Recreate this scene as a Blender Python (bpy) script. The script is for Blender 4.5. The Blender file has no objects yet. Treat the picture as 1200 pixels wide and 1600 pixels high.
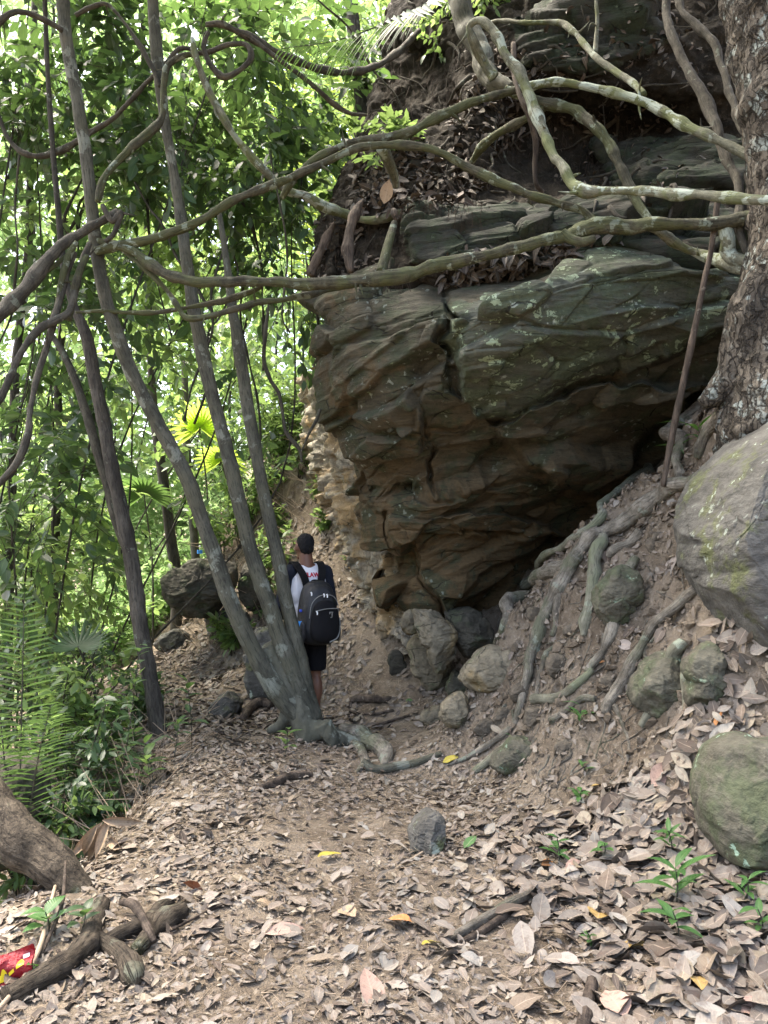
import bpy, bmesh, math, random
import numpy as np
from mathutils import Vector, Matrix, Euler

scene = bpy.context.scene
COL = scene.collection
R = math.radians
rng = np.random.default_rng(7)
random.seed(7)

# ------------------------------------------------------------------ camera
PITCH = R(3.0)
FPX = 1156.0
cam_d = bpy.data.cameras.new('camera')
cam = bpy.data.objects.new('camera', cam_d)
COL.objects.link(cam)
cam.location = (0, 0, 1.6)
cam.rotation_euler = (R(90) + PITCH, 0, 0)
cam_d.sensor_fit = 'HORIZONTAL'
cam_d.sensor_width = 36.0
cam_d.lens = 36.0 * FPX / 1200.0
cam_d.clip_start = 0.05
cam_d.clip_end = 2000
scene.camera = cam

# ------------------------------------------------------------------ world, sun, exposure
SUN_EL, SUN_AZ = R(66), R(-62)          # azimuth measured from +Y, negative = to the left
world = bpy.data.worlds.new('World')
scene.world = world
world.use_nodes = True
wn = world.node_tree
for n in list(wn.nodes):
    wn.nodes.remove(n)
wo = wn.nodes.new('ShaderNodeOutputWorld')
wb = wn.nodes.new('ShaderNodeBackground')
sk = wn.nodes.new('ShaderNodeTexSky')
sk.sky_type = 'NISHITA'
sk.sun_disc = False
sk.sun_elevation = SUN_EL
sk.sun_rotation = SUN_AZ
sk.air_density = 1.0
sk.dust_density = 6.0
sk.ozone_density = 0.6
wb.inputs['Strength'].default_value = 0.15
wn.links.new(sk.outputs[0], wb.inputs['Color'])
wn.links.new(wb.outputs[0], wo.inputs['Surface'])
sun_d = bpy.data.lights.new('sun', 'SUN')
sun_d.energy = 2.4
sun_d.angle = R(18)
sun_d.color = (1.0, 0.95, 0.86)
sun = bpy.data.objects.new('sun', sun_d)
COL.objects.link(sun)
sdir = Vector((math.sin(SUN_AZ) * math.cos(SUN_EL), math.cos(SUN_AZ) * math.cos(SUN_EL), math.sin(SUN_EL)))
sun.rotation_euler = sdir.to_track_quat('Z', 'Y').to_euler()
sun.location = (-3, 20, 24)
scene.view_settings.view_transform = 'Standard'
scene.view_settings.look = 'None'
scene.view_settings.gamma = 1.0
scene.view_settings.exposure = 2.72
scene.view_settings.use_white_balance = True          # the camera's daylight-shade balance
scene.view_settings.white_balance_temperature = 6700
scene.render.engine = 'CYCLES'
scene.cycles.max_bounces = 8
scene.cycles.diffuse_bounces = 4
scene.cycles.transmission_bounces = 4
scene.cycles.transparent_max_bounces = 8
scene.cycles.use_denoising = True

# ------------------------------------------------------------------ helpers: picture point -> place
CP, SP = math.cos(PITCH), math.sin(PITCH)
def at(px, py, d):
    """world point seen at picture point (px, py) of the 1200x1600 photo, d metres ahead along +Y"""
    x = (px - 600.0) / FPX
    y = (800.0 - py) / FPX
    s = d / (CP - y * SP)
    return np.array([x * s, d, 1.6 + (SP + y * CP) * s])
def at_np(px, py, d):
    x = (px - 600.0) / FPX
    y = (800.0 - py) / FPX
    s = d / (CP - y * SP)
    return np.stack([x * s, d + 0 * x, 1.6 + (SP + y * CP) * s], axis=-1)

# ------------------------------------------------------------------ helpers: noise
def _hash(ix, iy, iz, seed):
    h = (ix.astype(np.int64) * 374761393 + iy.astype(np.int64) * 668265263 + iz.astype(np.int64) * 1274126177 + seed * 69069) & 0xFFFFFFFF
    h = ((h ^ (h >> 13)) * 1274126177) & 0xFFFFFFFF
    h = (h ^ (h >> 16))
    h = (h * 2246822519) & 0xFFFFFFFF
    return ((h ^ (h >> 15)) & 0xFFFFFF).astype(np.float64) / 0xFFFFFF
def vnoise(p, seed=0):
    i = np.floor(p).astype(np.int64); f = p - i
    f = f * f * f * (f * (f * 6 - 15) + 10)
    r = 0
    for dx in (0, 1):
        for dy in (0, 1):
            for dz in (0, 1):
                w = (f[:, 0] if dx else 1 - f[:, 0]) * (f[:, 1] if dy else 1 - f[:, 1]) * (f[:, 2] if dz else 1 - f[:, 2])
                r = r + w * _hash(i[:, 0] + dx, i[:, 1] + dy, i[:, 2] + dz, seed)
    return r * 2 - 1
def fbm(p, oct=4, seed=0, gain=0.5):
    a, r = 1.0, 0
    for k in range(oct):
        r = r + a * vnoise(p * (2.03 ** k), seed + k * 17)
        a *= gain
    return r
def worley(p, seed=0):
    """F1, F2, cell random (3), offset to the cell centre"""
    i = np.floor(p).astype(np.int64)
    n = len(p)
    f1 = np.full(n, 9.0); f2 = np.full(n, 9.0); rid = np.zeros((n, 3)); off = np.zeros((n, 3))
    for dx in (-1, 0, 1):
        for dy in (-1, 0, 1):
            for dz in (-1, 0, 1):
                c = i + np.array([dx, dy, dz])
                h = [_hash(c[:, 0], c[:, 1], c[:, 2], seed + k * 101) for k in range(6)]
                q = c + np.stack(h[:3], -1)
                dv = p - q
                dd = np.sqrt((dv ** 2).sum(1))
                m = dd < f1
                f2 = np.where(m, f1, np.minimum(f2, dd))
                f1 = np.where(m, dd, f1)
                rid[m] = np.stack(h[3:], -1)[m]
                off[m] = dv[m]
    return f1, f2, rid, off
def smooth(a, b, x):
    t = np.clip((x - a) / (b - a), 0, 1)
    return t * t * (3 - 2 * t)

# ------------------------------------------------------------------ helpers: meshes and objects
class MB:
    """collects vertices and faces (and per-vertex uv) for ONE mesh"""
    def __init__(s):
        s.v = []; s.li = []; s.lt = []; s.uv = []; s.mi = []; s.n = 0
    def add(s, v, faces, uv=None, mat=0):
        v = np.asarray(v, float)
        for f in faces:                     # faces: list of int arrays (m, k)
            f = np.asarray(f, np.int64)
            if len(f) == 0: continue
            s.li.append((f + s.n).ravel()); s.lt.append(np.full(len(f), f.shape[1])); s.mi.append(np.full(len(f), mat))
        s.v.append(v); s.uv.append(np.zeros((len(v), 2)) if uv is None else np.asarray(uv, float)); s.n += len(v)
    def mesh(s, name, smooth_=True):
        me = bpy.data.meshes.new(name)
        if s.n == 0: return me
        v = np.concatenate(s.v); li = np.concatenate(s.li); lt = np.concatenate(s.lt); uv = np.concatenate(s.uv); mi = np.concatenate(s.mi)
        me.vertices.add(len(v)); me.vertices.foreach_set('co', v.astype(np.float32).ravel())
        me.loops.add(len(li)); me.loops.foreach_set('vertex_index', li.astype(np.int32))
        me.polygons.add(len(lt))
        st = np.concatenate([[0], np.cumsum(lt)[:-1]])
        me.polygons.foreach_set('loop_start', st.astype(np.int32))
        me.polygons.foreach_set('loop_total', lt.astype(np.int32))
        me.polygons.foreach_set('material_index', mi.astype(np.int32))
        me.polygons.foreach_set('use_smooth', np.full(len(lt), smooth_))
        ul = me.uv_layers.new(name='UVMap')
        ul.data.foreach_set('uv', uv[li].astype(np.float32).ravel())
        me.update(calc_edges=True)
        me.validate()
        return me
    def build(s, name, mats, parent=None, origin=None, smooth_=True):
        if origin is not None:
            o3 = np.asarray(origin, float)
            s.v = [a - o3 for a in s.v]
        me = s.mesh(name, smooth_)
        for m in (mats if isinstance(mats, (list, tuple)) else [mats]):
            me.materials.append(m)
        return link(name, me, parent, origin)
def link(name, me, parent=None, origin=None):
    o = bpy.data.objects.new(name, me)
    COL.objects.link(o)
    if parent is not None: o.parent = parent
    elif origin is not None: o.location = origin
    return o
def tag(o, label, cat=None, group=None, kind=None):
    if label: o['label'] = label
    if cat: o['category'] = cat
    if group: o['group'] = group
    if kind: o['kind'] = kind
    return o
def empty(name, loc, label, cat, group=None, rz=0):
    o = bpy.data.objects.new(name, None)
    COL.objects.link(o)
    o.location = tuple(loc); o.rotation_euler = (0, 0, rz); o.empty_display_size = 0.1
    return tag(o, label, cat, group)
def pbuild(mb, name, mats, root):
    """a part in world coordinates under an unrotated root empty"""
    o = mb.build(name, mats, parent=root, origin=np.array(root.location))
    o.location = (0, 0, 0)
    return o

def crom(pts, n):
    """Catmull-Rom resample of rows of pts to about n points per segment"""
    P = np.asarray(pts, float)
    if len(P) == 2:
        t = np.linspace(0, 1, n + 1)[:, None]
        return P[0] * (1 - t) + P[1] * t
    E = np.vstack([2 * P[0] - P[1], P, 2 * P[-1] - P[-2]])
    out = []
    for k in range(len(P) - 1):
        p0, p1, p2, p3 = E[k], E[k + 1], E[k + 2], E[k + 3]
        t = np.linspace(0, 1, n, endpoint=False)[:, None]
        out.append(0.5 * ((2 * p1) + (-p0 + p2) * t + (2 * p0 - 5 * p1 + 4 * p2 - p3) * t ** 2 + (-p0 + 3 * p1 - 3 * p2 + p3) * t ** 3))
    out.append(P[-1:])
    return np.vstack(out)
def tube(mb, pts, rad, sides=10, seg=6, rough=0.0, freq=6.0, seed=0, mat=0, cap=True, twist=0.0, resample=True, lump=0.0):
    """organic tube along pts with one radius per point"""
    P4 = np.hstack([np.asarray(pts, float), np.asarray(rad, float).reshape(-1, 1) * np.ones((len(pts), 1))])
    if resample: P4 = crom(P4, seg)
    P, r = P4[:, :3], np.maximum(P4[:, 3], 1e-4)
    n = len(P)
    T = np.gradient(P, axis=0); T /= np.linalg.norm(T, axis=1)[:, None] + 1e-9
    u = np.cross(T[0], [0.0, 0.0, 1.0])
    if np.linalg.norm(u) < 0.1: u = np.cross(T[0], [1.0, 0, 0])
    u /= np.linalg.norm(u)
    U = [u]
    for k in range(1, n):
        u = u - T[k] * np.dot(u, T[k]); u /= np.linalg.norm(u) + 1e-9
        U.append(u)
    U = np.array(U); W = np.cross(T, U)
    a = np.linspace(0, 2 * np.pi, sides, endpoint=False)[None, :] + twist * np.linspace(0, 1, n)[:, None]
    ln = np.concatenate([[0], np.cumsum(np.linalg.norm(np.diff(P, axis=0), axis=1))])
    ring = P[:, None, :] + r[:, None, None] * (np.cos(a)[..., None] * U[:, None, :] + np.sin(a)[..., None] * W[:, None, :])
    if lump > 0:                        # the axis itself wanders a little and the girth swells at knots
        gl = np.c_[ln * 5.0, 0 * ln + seed * 1.7, 0 * ln]
        off = np.stack([vnoise(gl + 9 * q_, seed + q_) for q_ in range(3)], -1) * (r * lump * 1.6 * np.sin(np.pi * np.clip(np.linspace(0, 1, n), 0, 1)) ** .5)[:, None]
        P = P + off
        r = r * (1 + lump * 0.8 * vnoise(gl * 1.7 + 33, seed + 4))
        ring = P[:, None, :] + r[:, None, None] * (np.cos(a)[..., None] * U[:, None, :] + np.sin(a)[..., None] * W[:, None, :])
    if rough > 0 or lump > 0:
        flat = ring.reshape(-1, 3)
        nn = fbm(flat * freq, 3, seed) * rough + vnoise(flat * freq * 0.35, seed + 5) * lump
        dirv = (ring - P[:, None, :]).reshape(-1, 3)
        flat = flat + dirv * nn[:, None]
        ring = flat.reshape(n, sides, 3)
    v = ring.reshape(-1, 3)
    i = np.arange(n - 1)[:, None] * sides; j = np.arange(sides)[None, :]; j2 = (j + 1) % sides
    q = np.stack([i + j, i + j2, i + sides + j2, i + sides + j], -1).reshape(-1, 4)
    uv = np.stack([np.broadcast_to(np.linspace(0, 1, sides)[None, :], (n, sides)), np.broadcast_to(ln[:, None], (n, sides))], -1).reshape(-1, 2)
    faces = [q]
    if cap:
        c0 = len(v); v = np.vstack([v, P[0] - T[0] * r[0] * 0.25, P[-1] + T[-1] * r[-1] * 0.25]); uv = np.vstack([uv, [0.5, 0], [0.5, ln[-1]]])
        jj = np.arange(sides); jn = (jj + 1) % sides
        faces.append(np.stack([np.full(sides, c0), jn, jj], -1))
        b = (n - 1) * sides
        faces.append(np.stack([np.full(sides, c0 + 1), b + jj, b + jn], -1))
    mb.add(v, faces, uv, mat)

def grid_faces(nr, nc):
    i = np.arange(nr - 1)[:, None] * nc; j = np.arange(nc - 1)[None, :]
    return np.stack([i + j, i + j + 1, i + nc + j + 1, i + nc + j], -1).reshape(-1, 4)
def grid_normals(G):
    du = np.gradient(G, axis=1); dv = np.gradient(G, axis=0)
    N = np.cross(du, dv)
    return N / (np.linalg.norm(N, axis=2)[..., None] + 1e-9)

# leaves -------------------------------------------------------------
PROF = {3: (np.array([0, .45, 1.0]), np.array([0.05, 1.0, 0.0])),
        4: (np.array([0, .28, .66, 1.0]), np.array([0.06, 0.92, 0.8, 0.0])),
        6: (np.array([0, .12, .35, .6, .84, 1.0]), np.array([0.05, 0.6, 1.0, 0.9, 0.48, 0.02])),
        9: (np.array([0, .06, .16, .3, .45, .6, .75, .9, 1.0]), np.array([0.05, 0.3, .68, .95, 1.0, .9, .68, .28, .02]))}
def leaves(mb, pos, axis, nrm, L, W, fold=0.25, curl=0.0, S=4, mat=0, wave=0.0, roll=0.0):
    """many leaves: base position, long axis, upper-side normal, length, width"""
    n = len(pos)
    if n == 0: return
    t, w = PROF[S]
    L = np.broadcast_to(L, (n,)); W = np.broadcast_to(W, (n,)); fold = np.broadcast_to(fold, (n,)); curl = np.broadcast_to(curl, (n,)); roll = np.broadcast_to(roll, (n,))
    A = axis / (np.linalg.norm(axis, axis=1)[:, None] + 1e-9)
    B = np.cross(nrm, A); B /= np.linalg.norm(B, axis=1)[:, None] + 1e-9
    C = np.cross(A, B)
    q = np.array([-1.0, 0, 1.0])
    tt = np.repeat(t, 3)[None, :]; qq = np.tile(q, S)[None, :]; ww = np.repeat(w, 3)[None, :]
    lat = qq * ww * W[:, None] * 0.5
    h = np.abs(lat) * fold[:, None] + curl[:, None] * L[:, None] * (tt * tt) + roll[:, None] * lat * tt
    if wave: h = h + wave * L[:, None] * rng.normal(0, 1, (n, S * 3)) * (ww > .05)
    al = tt * L[:, None] * (1 - 0.35 * np.abs(curl[:, None]) * tt)
    v = pos[:, None, :] + al[..., None] * A[:, None, :] + lat[..., None] * B[:, None, :] + h[..., None] * C[:, None, :]
    f = grid_faces(S, 3)
    F = (np.arange(n)[:, None, None] * (S * 3) + f[None]).reshape(-1, 4)
    uv = np.stack([np.broadcast_to(qq, (n, S * 3)), np.broadcast_to(tt, (n, S * 3))], -1).reshape(-1, 2)
    mb.add(v.reshape(-1, 3), [F], uv, mat)
def rand_unit(n):
    v = rng.normal(0, 1, (n, 3))
    return v / np.linalg.norm(v, axis=1)[:, None]
# ------------------------------------------------------------------ materials
class NT:
    def __init__(s, name):
        s.m = bpy.data.materials.new(name); s.m.use_nodes = True
        s.t = s.m.node_tree
        for n in list(s.t.nodes): s.t.nodes.remove(n)
        s.out = s.t.nodes.new('ShaderNodeOutputMaterial')
    def n(s, typ, **kw):
        nd = s.t.nodes.new('ShaderNode' + typ)
        for k, v in kw.items():
            if hasattr(nd, k) and k not in ('Color',): setattr(nd, k, v)
            else: s.inp(nd, k, v)
        return nd
    def inp(s, nd, k, v):
        k = {'_': ' '}.get(k, k)
        sock = nd.inputs[k] if isinstance(k, int) else nd.inputs[k.replace('_', ' ')]
        if isinstance(v, bpy.types.NodeSocket): s.t.links.new(v, sock)
        elif isinstance(v, (tuple, list)) and len(v) == 3 and sock.type == 'RGBA': sock.default_value = (*v, 1)
        else: sock.default_value = v
    def coords(s, scale=(1, 1, 1), kind='Object'):
        tc = s.n('TexCoord'); mp = s.n('Mapping'); s.t.links.new(tc.outputs[kind], mp.inputs['Vector'])
        mp.inputs['Scale'].default_value = scale
        return mp.outputs[0]
    def noise(s, vec, scale, detail=5.0, rough=0.6, dist=0.0):
        return s.n('TexNoise', Vector=vec, Scale=scale, Detail=detail, Roughness=rough, Distortion=dist).outputs['Fac']
    def ramp(s, fac, stops, interp='LINEAR'):
        r = s.n('ValToRGB'); s.t.links.new(fac, r.inputs[0])
        r.color_ramp.interpolation = interp
        e = r.color_ramp.elements
        while len(e) < len(stops): e.new(0.5)
        for k, (p, c) in enumerate(stops):
            e[k].position = p; e[k].color = (*c, 1) if len(c) == 3 else c
        return r.outputs[0]
    def thr(s, fac, a, b):
        return s.n('MapRange', Value=fac, From_Min=a, From_Max=b, interpolation_type='SMOOTHSTEP').outputs[0]
    def mix(s, fac, a, b, blend='MIX'):
        m = s.t.nodes.new('ShaderNodeMix'); m.data_type = 'RGBA'; m.blend_type = blend
        for sock, v in ((m.inputs[0], fac), (m.inputs[6], a), (m.inputs[7], b)):
            if isinstance(v, bpy.types.NodeSocket): s.t.links.new(v, sock)
            elif isinstance(v, (tuple, list)): sock.default_value = (*v[:3], 1)
            else: sock.default_value = v
        return m.outputs[2]
    def math(s, op, a, b=0.0):
        m = s.n('Math', operation=op)
        for k, v in ((0, a), (1, b)):
            if isinstance(v, bpy.types.NodeSocket): s.t.links.new(v, m.inputs[k])
            else: m.inputs[k].default_value = v
        return m.outputs[0]
    def bump(s, h, strength=0.5, dist=0.02, prev=None):
        b = s.n('Bump', Strength=strength, Distance=dist); s.t.links.new(h, b.inputs['Height'])
        if prev is not None: s.t.links.new(prev, b.inputs['Normal'])
        return b.outputs[0]
    def bsdf(s, col, rough=0.8, spec=0.3, normal=None, **kw):
        p = s.n('BsdfPrincipled'); s.inp(p, 'Base Color', col); s.inp(p, 'Roughness', rough); s.inp(p, 'Specular IOR Level', spec)
        if normal is not None: s.t.links.new(normal, p.inputs['Normal'])
        for k, v in kw.items(): s.inp(p, k, v)
        return p.outputs[0]
    def done(s, sh):
        s.t.links.new(sh, s.out.inputs['Surface']); return s.m

def mat_simple(name, col, rough=0.7, spec=0.3, var=0.25, scale=20.0, bump=0.2, bdist=0.004, **kw):
    t = NT(name); v = t.coords()
    n = t.noise(v, scale)
    c = t.mix(n, tuple(x * (1 - var) for x in col), tuple(min(1, x * (1 + var)) for x in col))
    nb = t.bump(t.noise(v, scale * 3), bump, bdist)
    return t.done(t.bsdf(c, rough, spec, nb, **kw))

def mat_bark(name, dark, light, lichen=(0.33, 0.38, 0.30), amount=0.5, moss=None, moss_amt=0.5, scale=9.0, stretch=0.35, bump=0.6, bdist=0.012, crack=0.0, fiss=0.6):
    t = NT(name); v = t.coords((1, 1, stretch)); v0 = t.coords()
    n1 = t.noise(v, scale, 6, 0.65); n2 = t.noise(v, scale * 5, 4, 0.7)
    c = t.mix(t.thr(n1, 0.32, 0.7), dark, light)
    c = t.mix(t.math('MULTIPLY', t.thr(n2, 0.5, 0.75), 0.6), c, tuple(x * 0.45 for x in dark))
    if moss:
        c = t.mix(t.math('MULTIPLY', t.thr(t.noise(v0, 3.1, 4, 0.6), 0.60 - moss_amt * 0.3, 0.72 - moss_amt * 0.3), 0.8), c, moss)
    ln = t.noise(v0, scale * 0.75, 5, 0.62, 0.3)
    big_ = t.noise(v0, 2.2, 3, 0.5)
    lf = t.math('MULTIPLY', t.thr(ln, 0.68 - amount * 0.22, 0.73 - amount * 0.22), t.thr(big_, 0.36, 0.56))
    c = t.mix(t.math('MULTIPLY', lf, 0.85), c, t.mix(t.noise(v0, 45), tuple(x * .7 for x in lichen), lichen))
    uv = t.n('TexCoord').outputs['UV']; su = t.n('SeparateXYZ'); t.t.links.new(uv, su.inputs[0])
    mu = t.math('ABSOLUTE', t.math('SUBTRACT', t.math('MULTIPLY', su.outputs[0], 2.0), 1.0))
    cu = t.n('CombineXYZ'); t.t.links.new(t.math('MULTIPLY', mu, 9.0), cu.inputs[0]); t.t.links.new(t.math('MULTIPLY', su.outputs[1], 7.0), cu.inputs[1])
    fis = t.noise(cu.outputs[0], 1.3, 5, 0.68, 0.5)
    c = t.mix(t.math('MULTIPLY', t.thr(fis, 0.50, 0.36), fiss), c, tuple(x * 0.4 for x in dark))
    c = t.mix(t.math('MULTIPLY', t.thr(fis, 0.56, 0.72), fiss * 0.6), c, tuple(min(1, x * 1.5) for x in light))
    h = t.math('ADD', t.math('ADD', n1, t.math('MULTIPLY', n2, 0.6)), t.math('MULTIPLY', fis, 1.2 * fiss))
    nb = t.bump(h, min(1.0, bump * 1.4), bdist * 1.8)
    nb = t.bump(t.noise(v0, scale * 14, 4, 0.7), 0.5, 0.004, nb)
    if crack:
        vo = t.n('TexVoronoi', feature='DISTANCE_TO_EDGE', Scale=scale * 1.9)
        wob = t.n('TexNoise', Scale=7.0, Detail=4.0, Vector=v0)
        vm = t.n('VectorMath', operation='MULTIPLY_ADD'); t.t.links.new(wob.outputs['Color'], vm.inputs[0]); vm.inputs[1].default_value = (.22, .22, .12); t.t.links.new(t.coords((1, 1, 0.20)), vm.inputs[2])
        t.t.links.new(vm.outputs[0], vo.inputs['Vector'])
        d = t.thr(t.math('ADD', vo.outputs[0], t.math('MULTIPLY', n2, 0.16)), 0.06, 0.24)
        c = t.mix(d, tuple(x * 0.5 for x in dark), c)
        nb = t.bump(d, crack, 0.02, nb)
    return t.done(t.bsdf(c, 0.85, 0.2, nb))

def mat_rock(name, base, warm, green, lichen, warm_amt=0.5, green_amt=0.5, lichen_amt=0.4, strata=(2.2, 2.2, 11.0), bump=0.7, green_up=0.0, warm_low=None, speck=0.0, cracks=1.0):
    t = NT(name); v0 = t.coords(); vs = t.coords(strata)
    n1 = t.noise(v0, 1.6, 6, 0.6, 0.4); n2 = t.noise(vs, 2.4, 6, 0.70, 0.25); n3 = t.noise(v0, 28, 4, 0.7); n4 = t.noise(v0, 4.5, 5, 0.62)
    c = t.mix(t.thr(n2, 0.3, 0.7), tuple(x * 0.55 for x in base), tuple(x * 1.25 for x in base))
    wf = t.thr(n1, 0.62 - warm_amt * 0.3, 0.72 - warm_amt * 0.2)
    if warm_low is not None:                     # ochre iron staining on the lower beds
        sep = t.n('SeparateXYZ'); t.t.links.new(v0, sep.inputs[0])
        wl = t.thr(t.math('ADD', sep.outputs[2], t.math('MULTIPLY', n4, 1.2)), warm_low[0], warm_low[1])
        wf = t.math('MAXIMUM', t.math('MULTIPLY', wf, 0.6), t.math('MULTIPLY', wl, 0.85))
    c = t.mix(wf, c, t.mix(n2, tuple(x * 0.5 for x in warm), tuple(x * 1.35 for x in warm)))
    gf = t.thr(n4, 0.66 - green_amt * 0.32, 0.76 - green_amt * 0.25)
    if green_up:
        ge = t.n('NewGeometry'); sp = t.n('SeparateXYZ'); t.t.links.new(ge.outputs['Normal'], sp.inputs[0])
        gf = t.math('MULTIPLY', gf, t.thr(t.math('ADD', sp.outputs[2], t.math('MULTIPLY', n1, green_up)), 0.0, 0.7))
    c = t.mix(t.math('MULTIPLY', gf, 0.75), c, t.mix(n3, tuple(x * .6 for x in green), tuple(x * 1.3 for x in green)))
    ln = t.noise(v0, 9.0, 5, 0.66, 0.2)
    lf = t.math('MULTIPLY', t.thr(ln, 0.72 - lichen_amt * 0.16, 0.75 - lichen_amt * 0.16), t.thr(n1, 0.42, 0.55))
    c = t.mix(t.math('MULTIPLY', lf, 0.8), c, lichen)
    if speck:
        vo = t.n('TexVoronoi', Scale=13.0, Randomness=1.0)
        wb_ = t.n('TexNoise', Scale=22.0, Detail=4.0, Vector=v0); vm_ = t.n('VectorMath', operation='MULTIPLY_ADD'); t.t.links.new(wb_.outputs['Color'], vm_.inputs[0]); vm_.inputs[1].default_value = (.11, .11, .11); t.t.links.new(v0, vm_.inputs[2]); t.t.links.new(vm_.outputs[0], vo.inputs['Vector'])
        sf = t.math('MULTIPLY', t.thr(vo.outputs['Distance'], 0.30, 0.18), t.thr(t.noise(v0, 2.3), 0.5, 0.62))
        c = t.mix(t.math('MULTIPLY', sf, speck), c, (0.42, 0.47, 0.40))
    c = t.mix(0.5, c, t.mix(n3, (0.12, 0.12, 0.12), (0.88, 0.88, 0.88)), 'OVERLAY')
    vo2 = t.n('TexVoronoi', feature='DISTANCE_TO_EDGE', Scale=1.5)
    wob = t.n('TexNoise', Scale=3.0, Detail=5.0, Vector=v0)
    vm = t.n('VectorMath', operation='MULTIPLY_ADD'); t.t.links.new(wob.outputs['Color'], vm.inputs[0]); vm.inputs[1].default_value = (.25, .25, .2); t.t.links.new(t.coords((.8, .8, 3.8)), vm.inputs[2])
    t.t.links.new(vm.outputs[0], vo2.inputs['Vector'])
    ck = t.thr(vo2.outputs[0], 0.0, 0.014)
    ck = t.math('MAXIMUM', ck, t.thr(n4, 0.56, 0.46))
    ck = t.math('MAXIMUM', ck, 1.0 - cracks)
    c = t.mix(ck, tuple(x * 0.22 for x in base), c)
    pit = t.thr(t.noise(v0, 20, 6, 0.75), 0.44, 0.34)
    c = t.mix(t.math('MULTIPLY', pit, 0.55), c, tuple(x * 0.35 for x in base))
    nb = t.bump(n2, bump, 0.035)
    nb = t.bump(ck, 0.6, 0.02, nb)
    nb = t.bump(t.noise(v0, 14, 6, 0.7), bump * 0.7, 0.012, nb)
    nb = t.bump(n3, 0.4, 0.004, nb)
    return t.done(t.bsdf(c, 0.85, 0.25, nb))

def mat_soil(name, a, b, c2, scale=3.0, bump=0.7):
    t = NT(name); v = t.coords()
    n1 = t.noise(v, scale, 6, 0.65); n2 = t.noise(v, scale * 9, 5, 0.7); n3 = t.noise(v, scale * 40, 3, 0.7)
    c = t.mix(t.thr(n1, 0.35, 0.65), a, b)
    c = t.mix(t.thr(n2, 0.5, 0.72), c, c2)
    c = t.mix(t.math('MULTIPLY', t.thr(n3, 0.52, 0.7), 0.5), c, tuple(x * 0.4 for x in a))
    nb = t.bump(n2, bump, 0.03); nb = t.bump(n3, bump * 0.7, 0.006, nb)
    return t.done(t.bsdf(c, 0.95, 0.12, nb))

def mat_leaf(name, stops, trans, tf=0.5, rough=0.42, spec=0.4, veins=False):
    """living leaf: each leaf takes its own colour; light comes through it"""
    t = NT(name); g = t.n('NewGeometry')
    rnd = g.outputs['Random Per Island']
    c = t.ramp(rnd, stops)
    uv = t.coords((1, 1, 1), 'UV'); sp = t.n('SeparateXYZ'); t.t.links.new(uv, sp.inputs[0])
    rib = t.thr(t.math('ABSOLUTE', sp.outputs[0]), 0.0, 0.12)
    c = t.mix(rib, t.mix(0.35, c, (0.25, 0.32, 0.12)), c)
    nb = None
    if veins:
        w = t.math('SINE', t.math('MULTIPLY', t.math('SUBTRACT', sp.outputs[1], t.math('MULTIPLY', t.math('ABSOLUTE', sp.outputs[0]), 0.16)), 75.0))
        nb = t.bump(w, 0.25, 0.002)
    p = t.bsdf(c, rough, spec, nb)
    tr = t.n('BsdfTranslucent'); tc = t.mix(rnd, trans, tuple(x * 0.6 for x in trans)); t.t.links.new(tc, tr.inputs[0])
    m = t.n('MixShader'); m.inputs[0].default_value = tf
    t.t.links.new(p, m.inputs[1]); t.t.links.new(tr.outputs[0], m.inputs[2])
    return t.done(m.outputs[0])

def mat_dry(name, stops, by_object=False, rough=0.75):
    """fallen dry leaf with a pale midrib, side veins and blotches"""
    t = NT(name)
    if by_object: rnd = t.n('ObjectInfo').outputs['Random']
    else: rnd = t.n('NewGeometry').outputs['Random Per Island']
    c = t.ramp(rnd, stops)
    uv = t.coords((1, 1, 1), 'UV'); sp = t.n('SeparateXYZ'); t.t.links.new(uv, sp.inputs[0])
    v = t.coords()
    au = t.math('ABSOLUTE', sp.outputs[0])
    w = t.math('SINE', t.math('MULTIPLY', t.math('SUBTRACT', sp.outputs[1], t.math('MULTIPLY', au, 0.14)), 80.0))
    c = t.mix(t.math('MULTIPLY', t.thr(w, 0.75, 1.0), 0.16), c, (0.10, 0.06, 0.04))
    c = t.mix(t.math('MULTIPLY', t.thr(t.noise(v, 34, 4, 0.65), 0.48, 0.70), 0.5), c, (0.09, 0.055, 0.04))
    c = t.mix(t.thr(au, 0.0, 0.10), t.mix(0.5, c, (0.42, 0.33, 0.25)), c)
    nb = t.bump(w, 0.12, 0.0015); nb = t.bump(t.noise(v, 38, 4), 0.6, 0.008, nb)
    return t.done(t.bsdf(c, rough, 0.25, nb))

LICH = (0.34, 0.39, 0.31)
M = {}
M['stem'] = mat_bark('green_grey_bark', (0.050, 0.050, 0.038), (0.115, 0.112, 0.086), (0.23, 0.245, 0.20), 0.50, (0.090, 0.088, 0.062), 0.4, 7, 0.5, 0.5, 0.01)
M['stem_dark'] = mat_bark('dark_rough_bark', (0.040, 0.036, 0.030), (0.105, 0.095, 0.078), (0.22, 0.25, 0.19), 0.28, None, 0, 10, 0.25, 0.9, 0.016)
M['thin'] = mat_bark('thin_dark_bark', (0.035, 0.032, 0.024), (0.085, 0.078, 0.058), (0.16, 0.19, 0.14), 0.25, None, 0, 14, 0.6, 0.5, 0.006)
M['flaky'] = mat_bark('flaky_brown_bark', (0.070, 0.060, 0.047), (0.185, 0.160, 0.125), (0.42, 0.48, 0.44), 0.62, None, 0, 10, 0.16, 1.0, 0.03, crack=0.8)
M['root'] = mat_bark('grey_brown_root', (0.11, 0.096, 0.074), (0.31, 0.28, 0.225), (0.30, 0.33, 0.26), 0.42, (0.125, 0.135, 0.085), 0.3, 9, 0.8, 0.8, 0.014)
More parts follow.
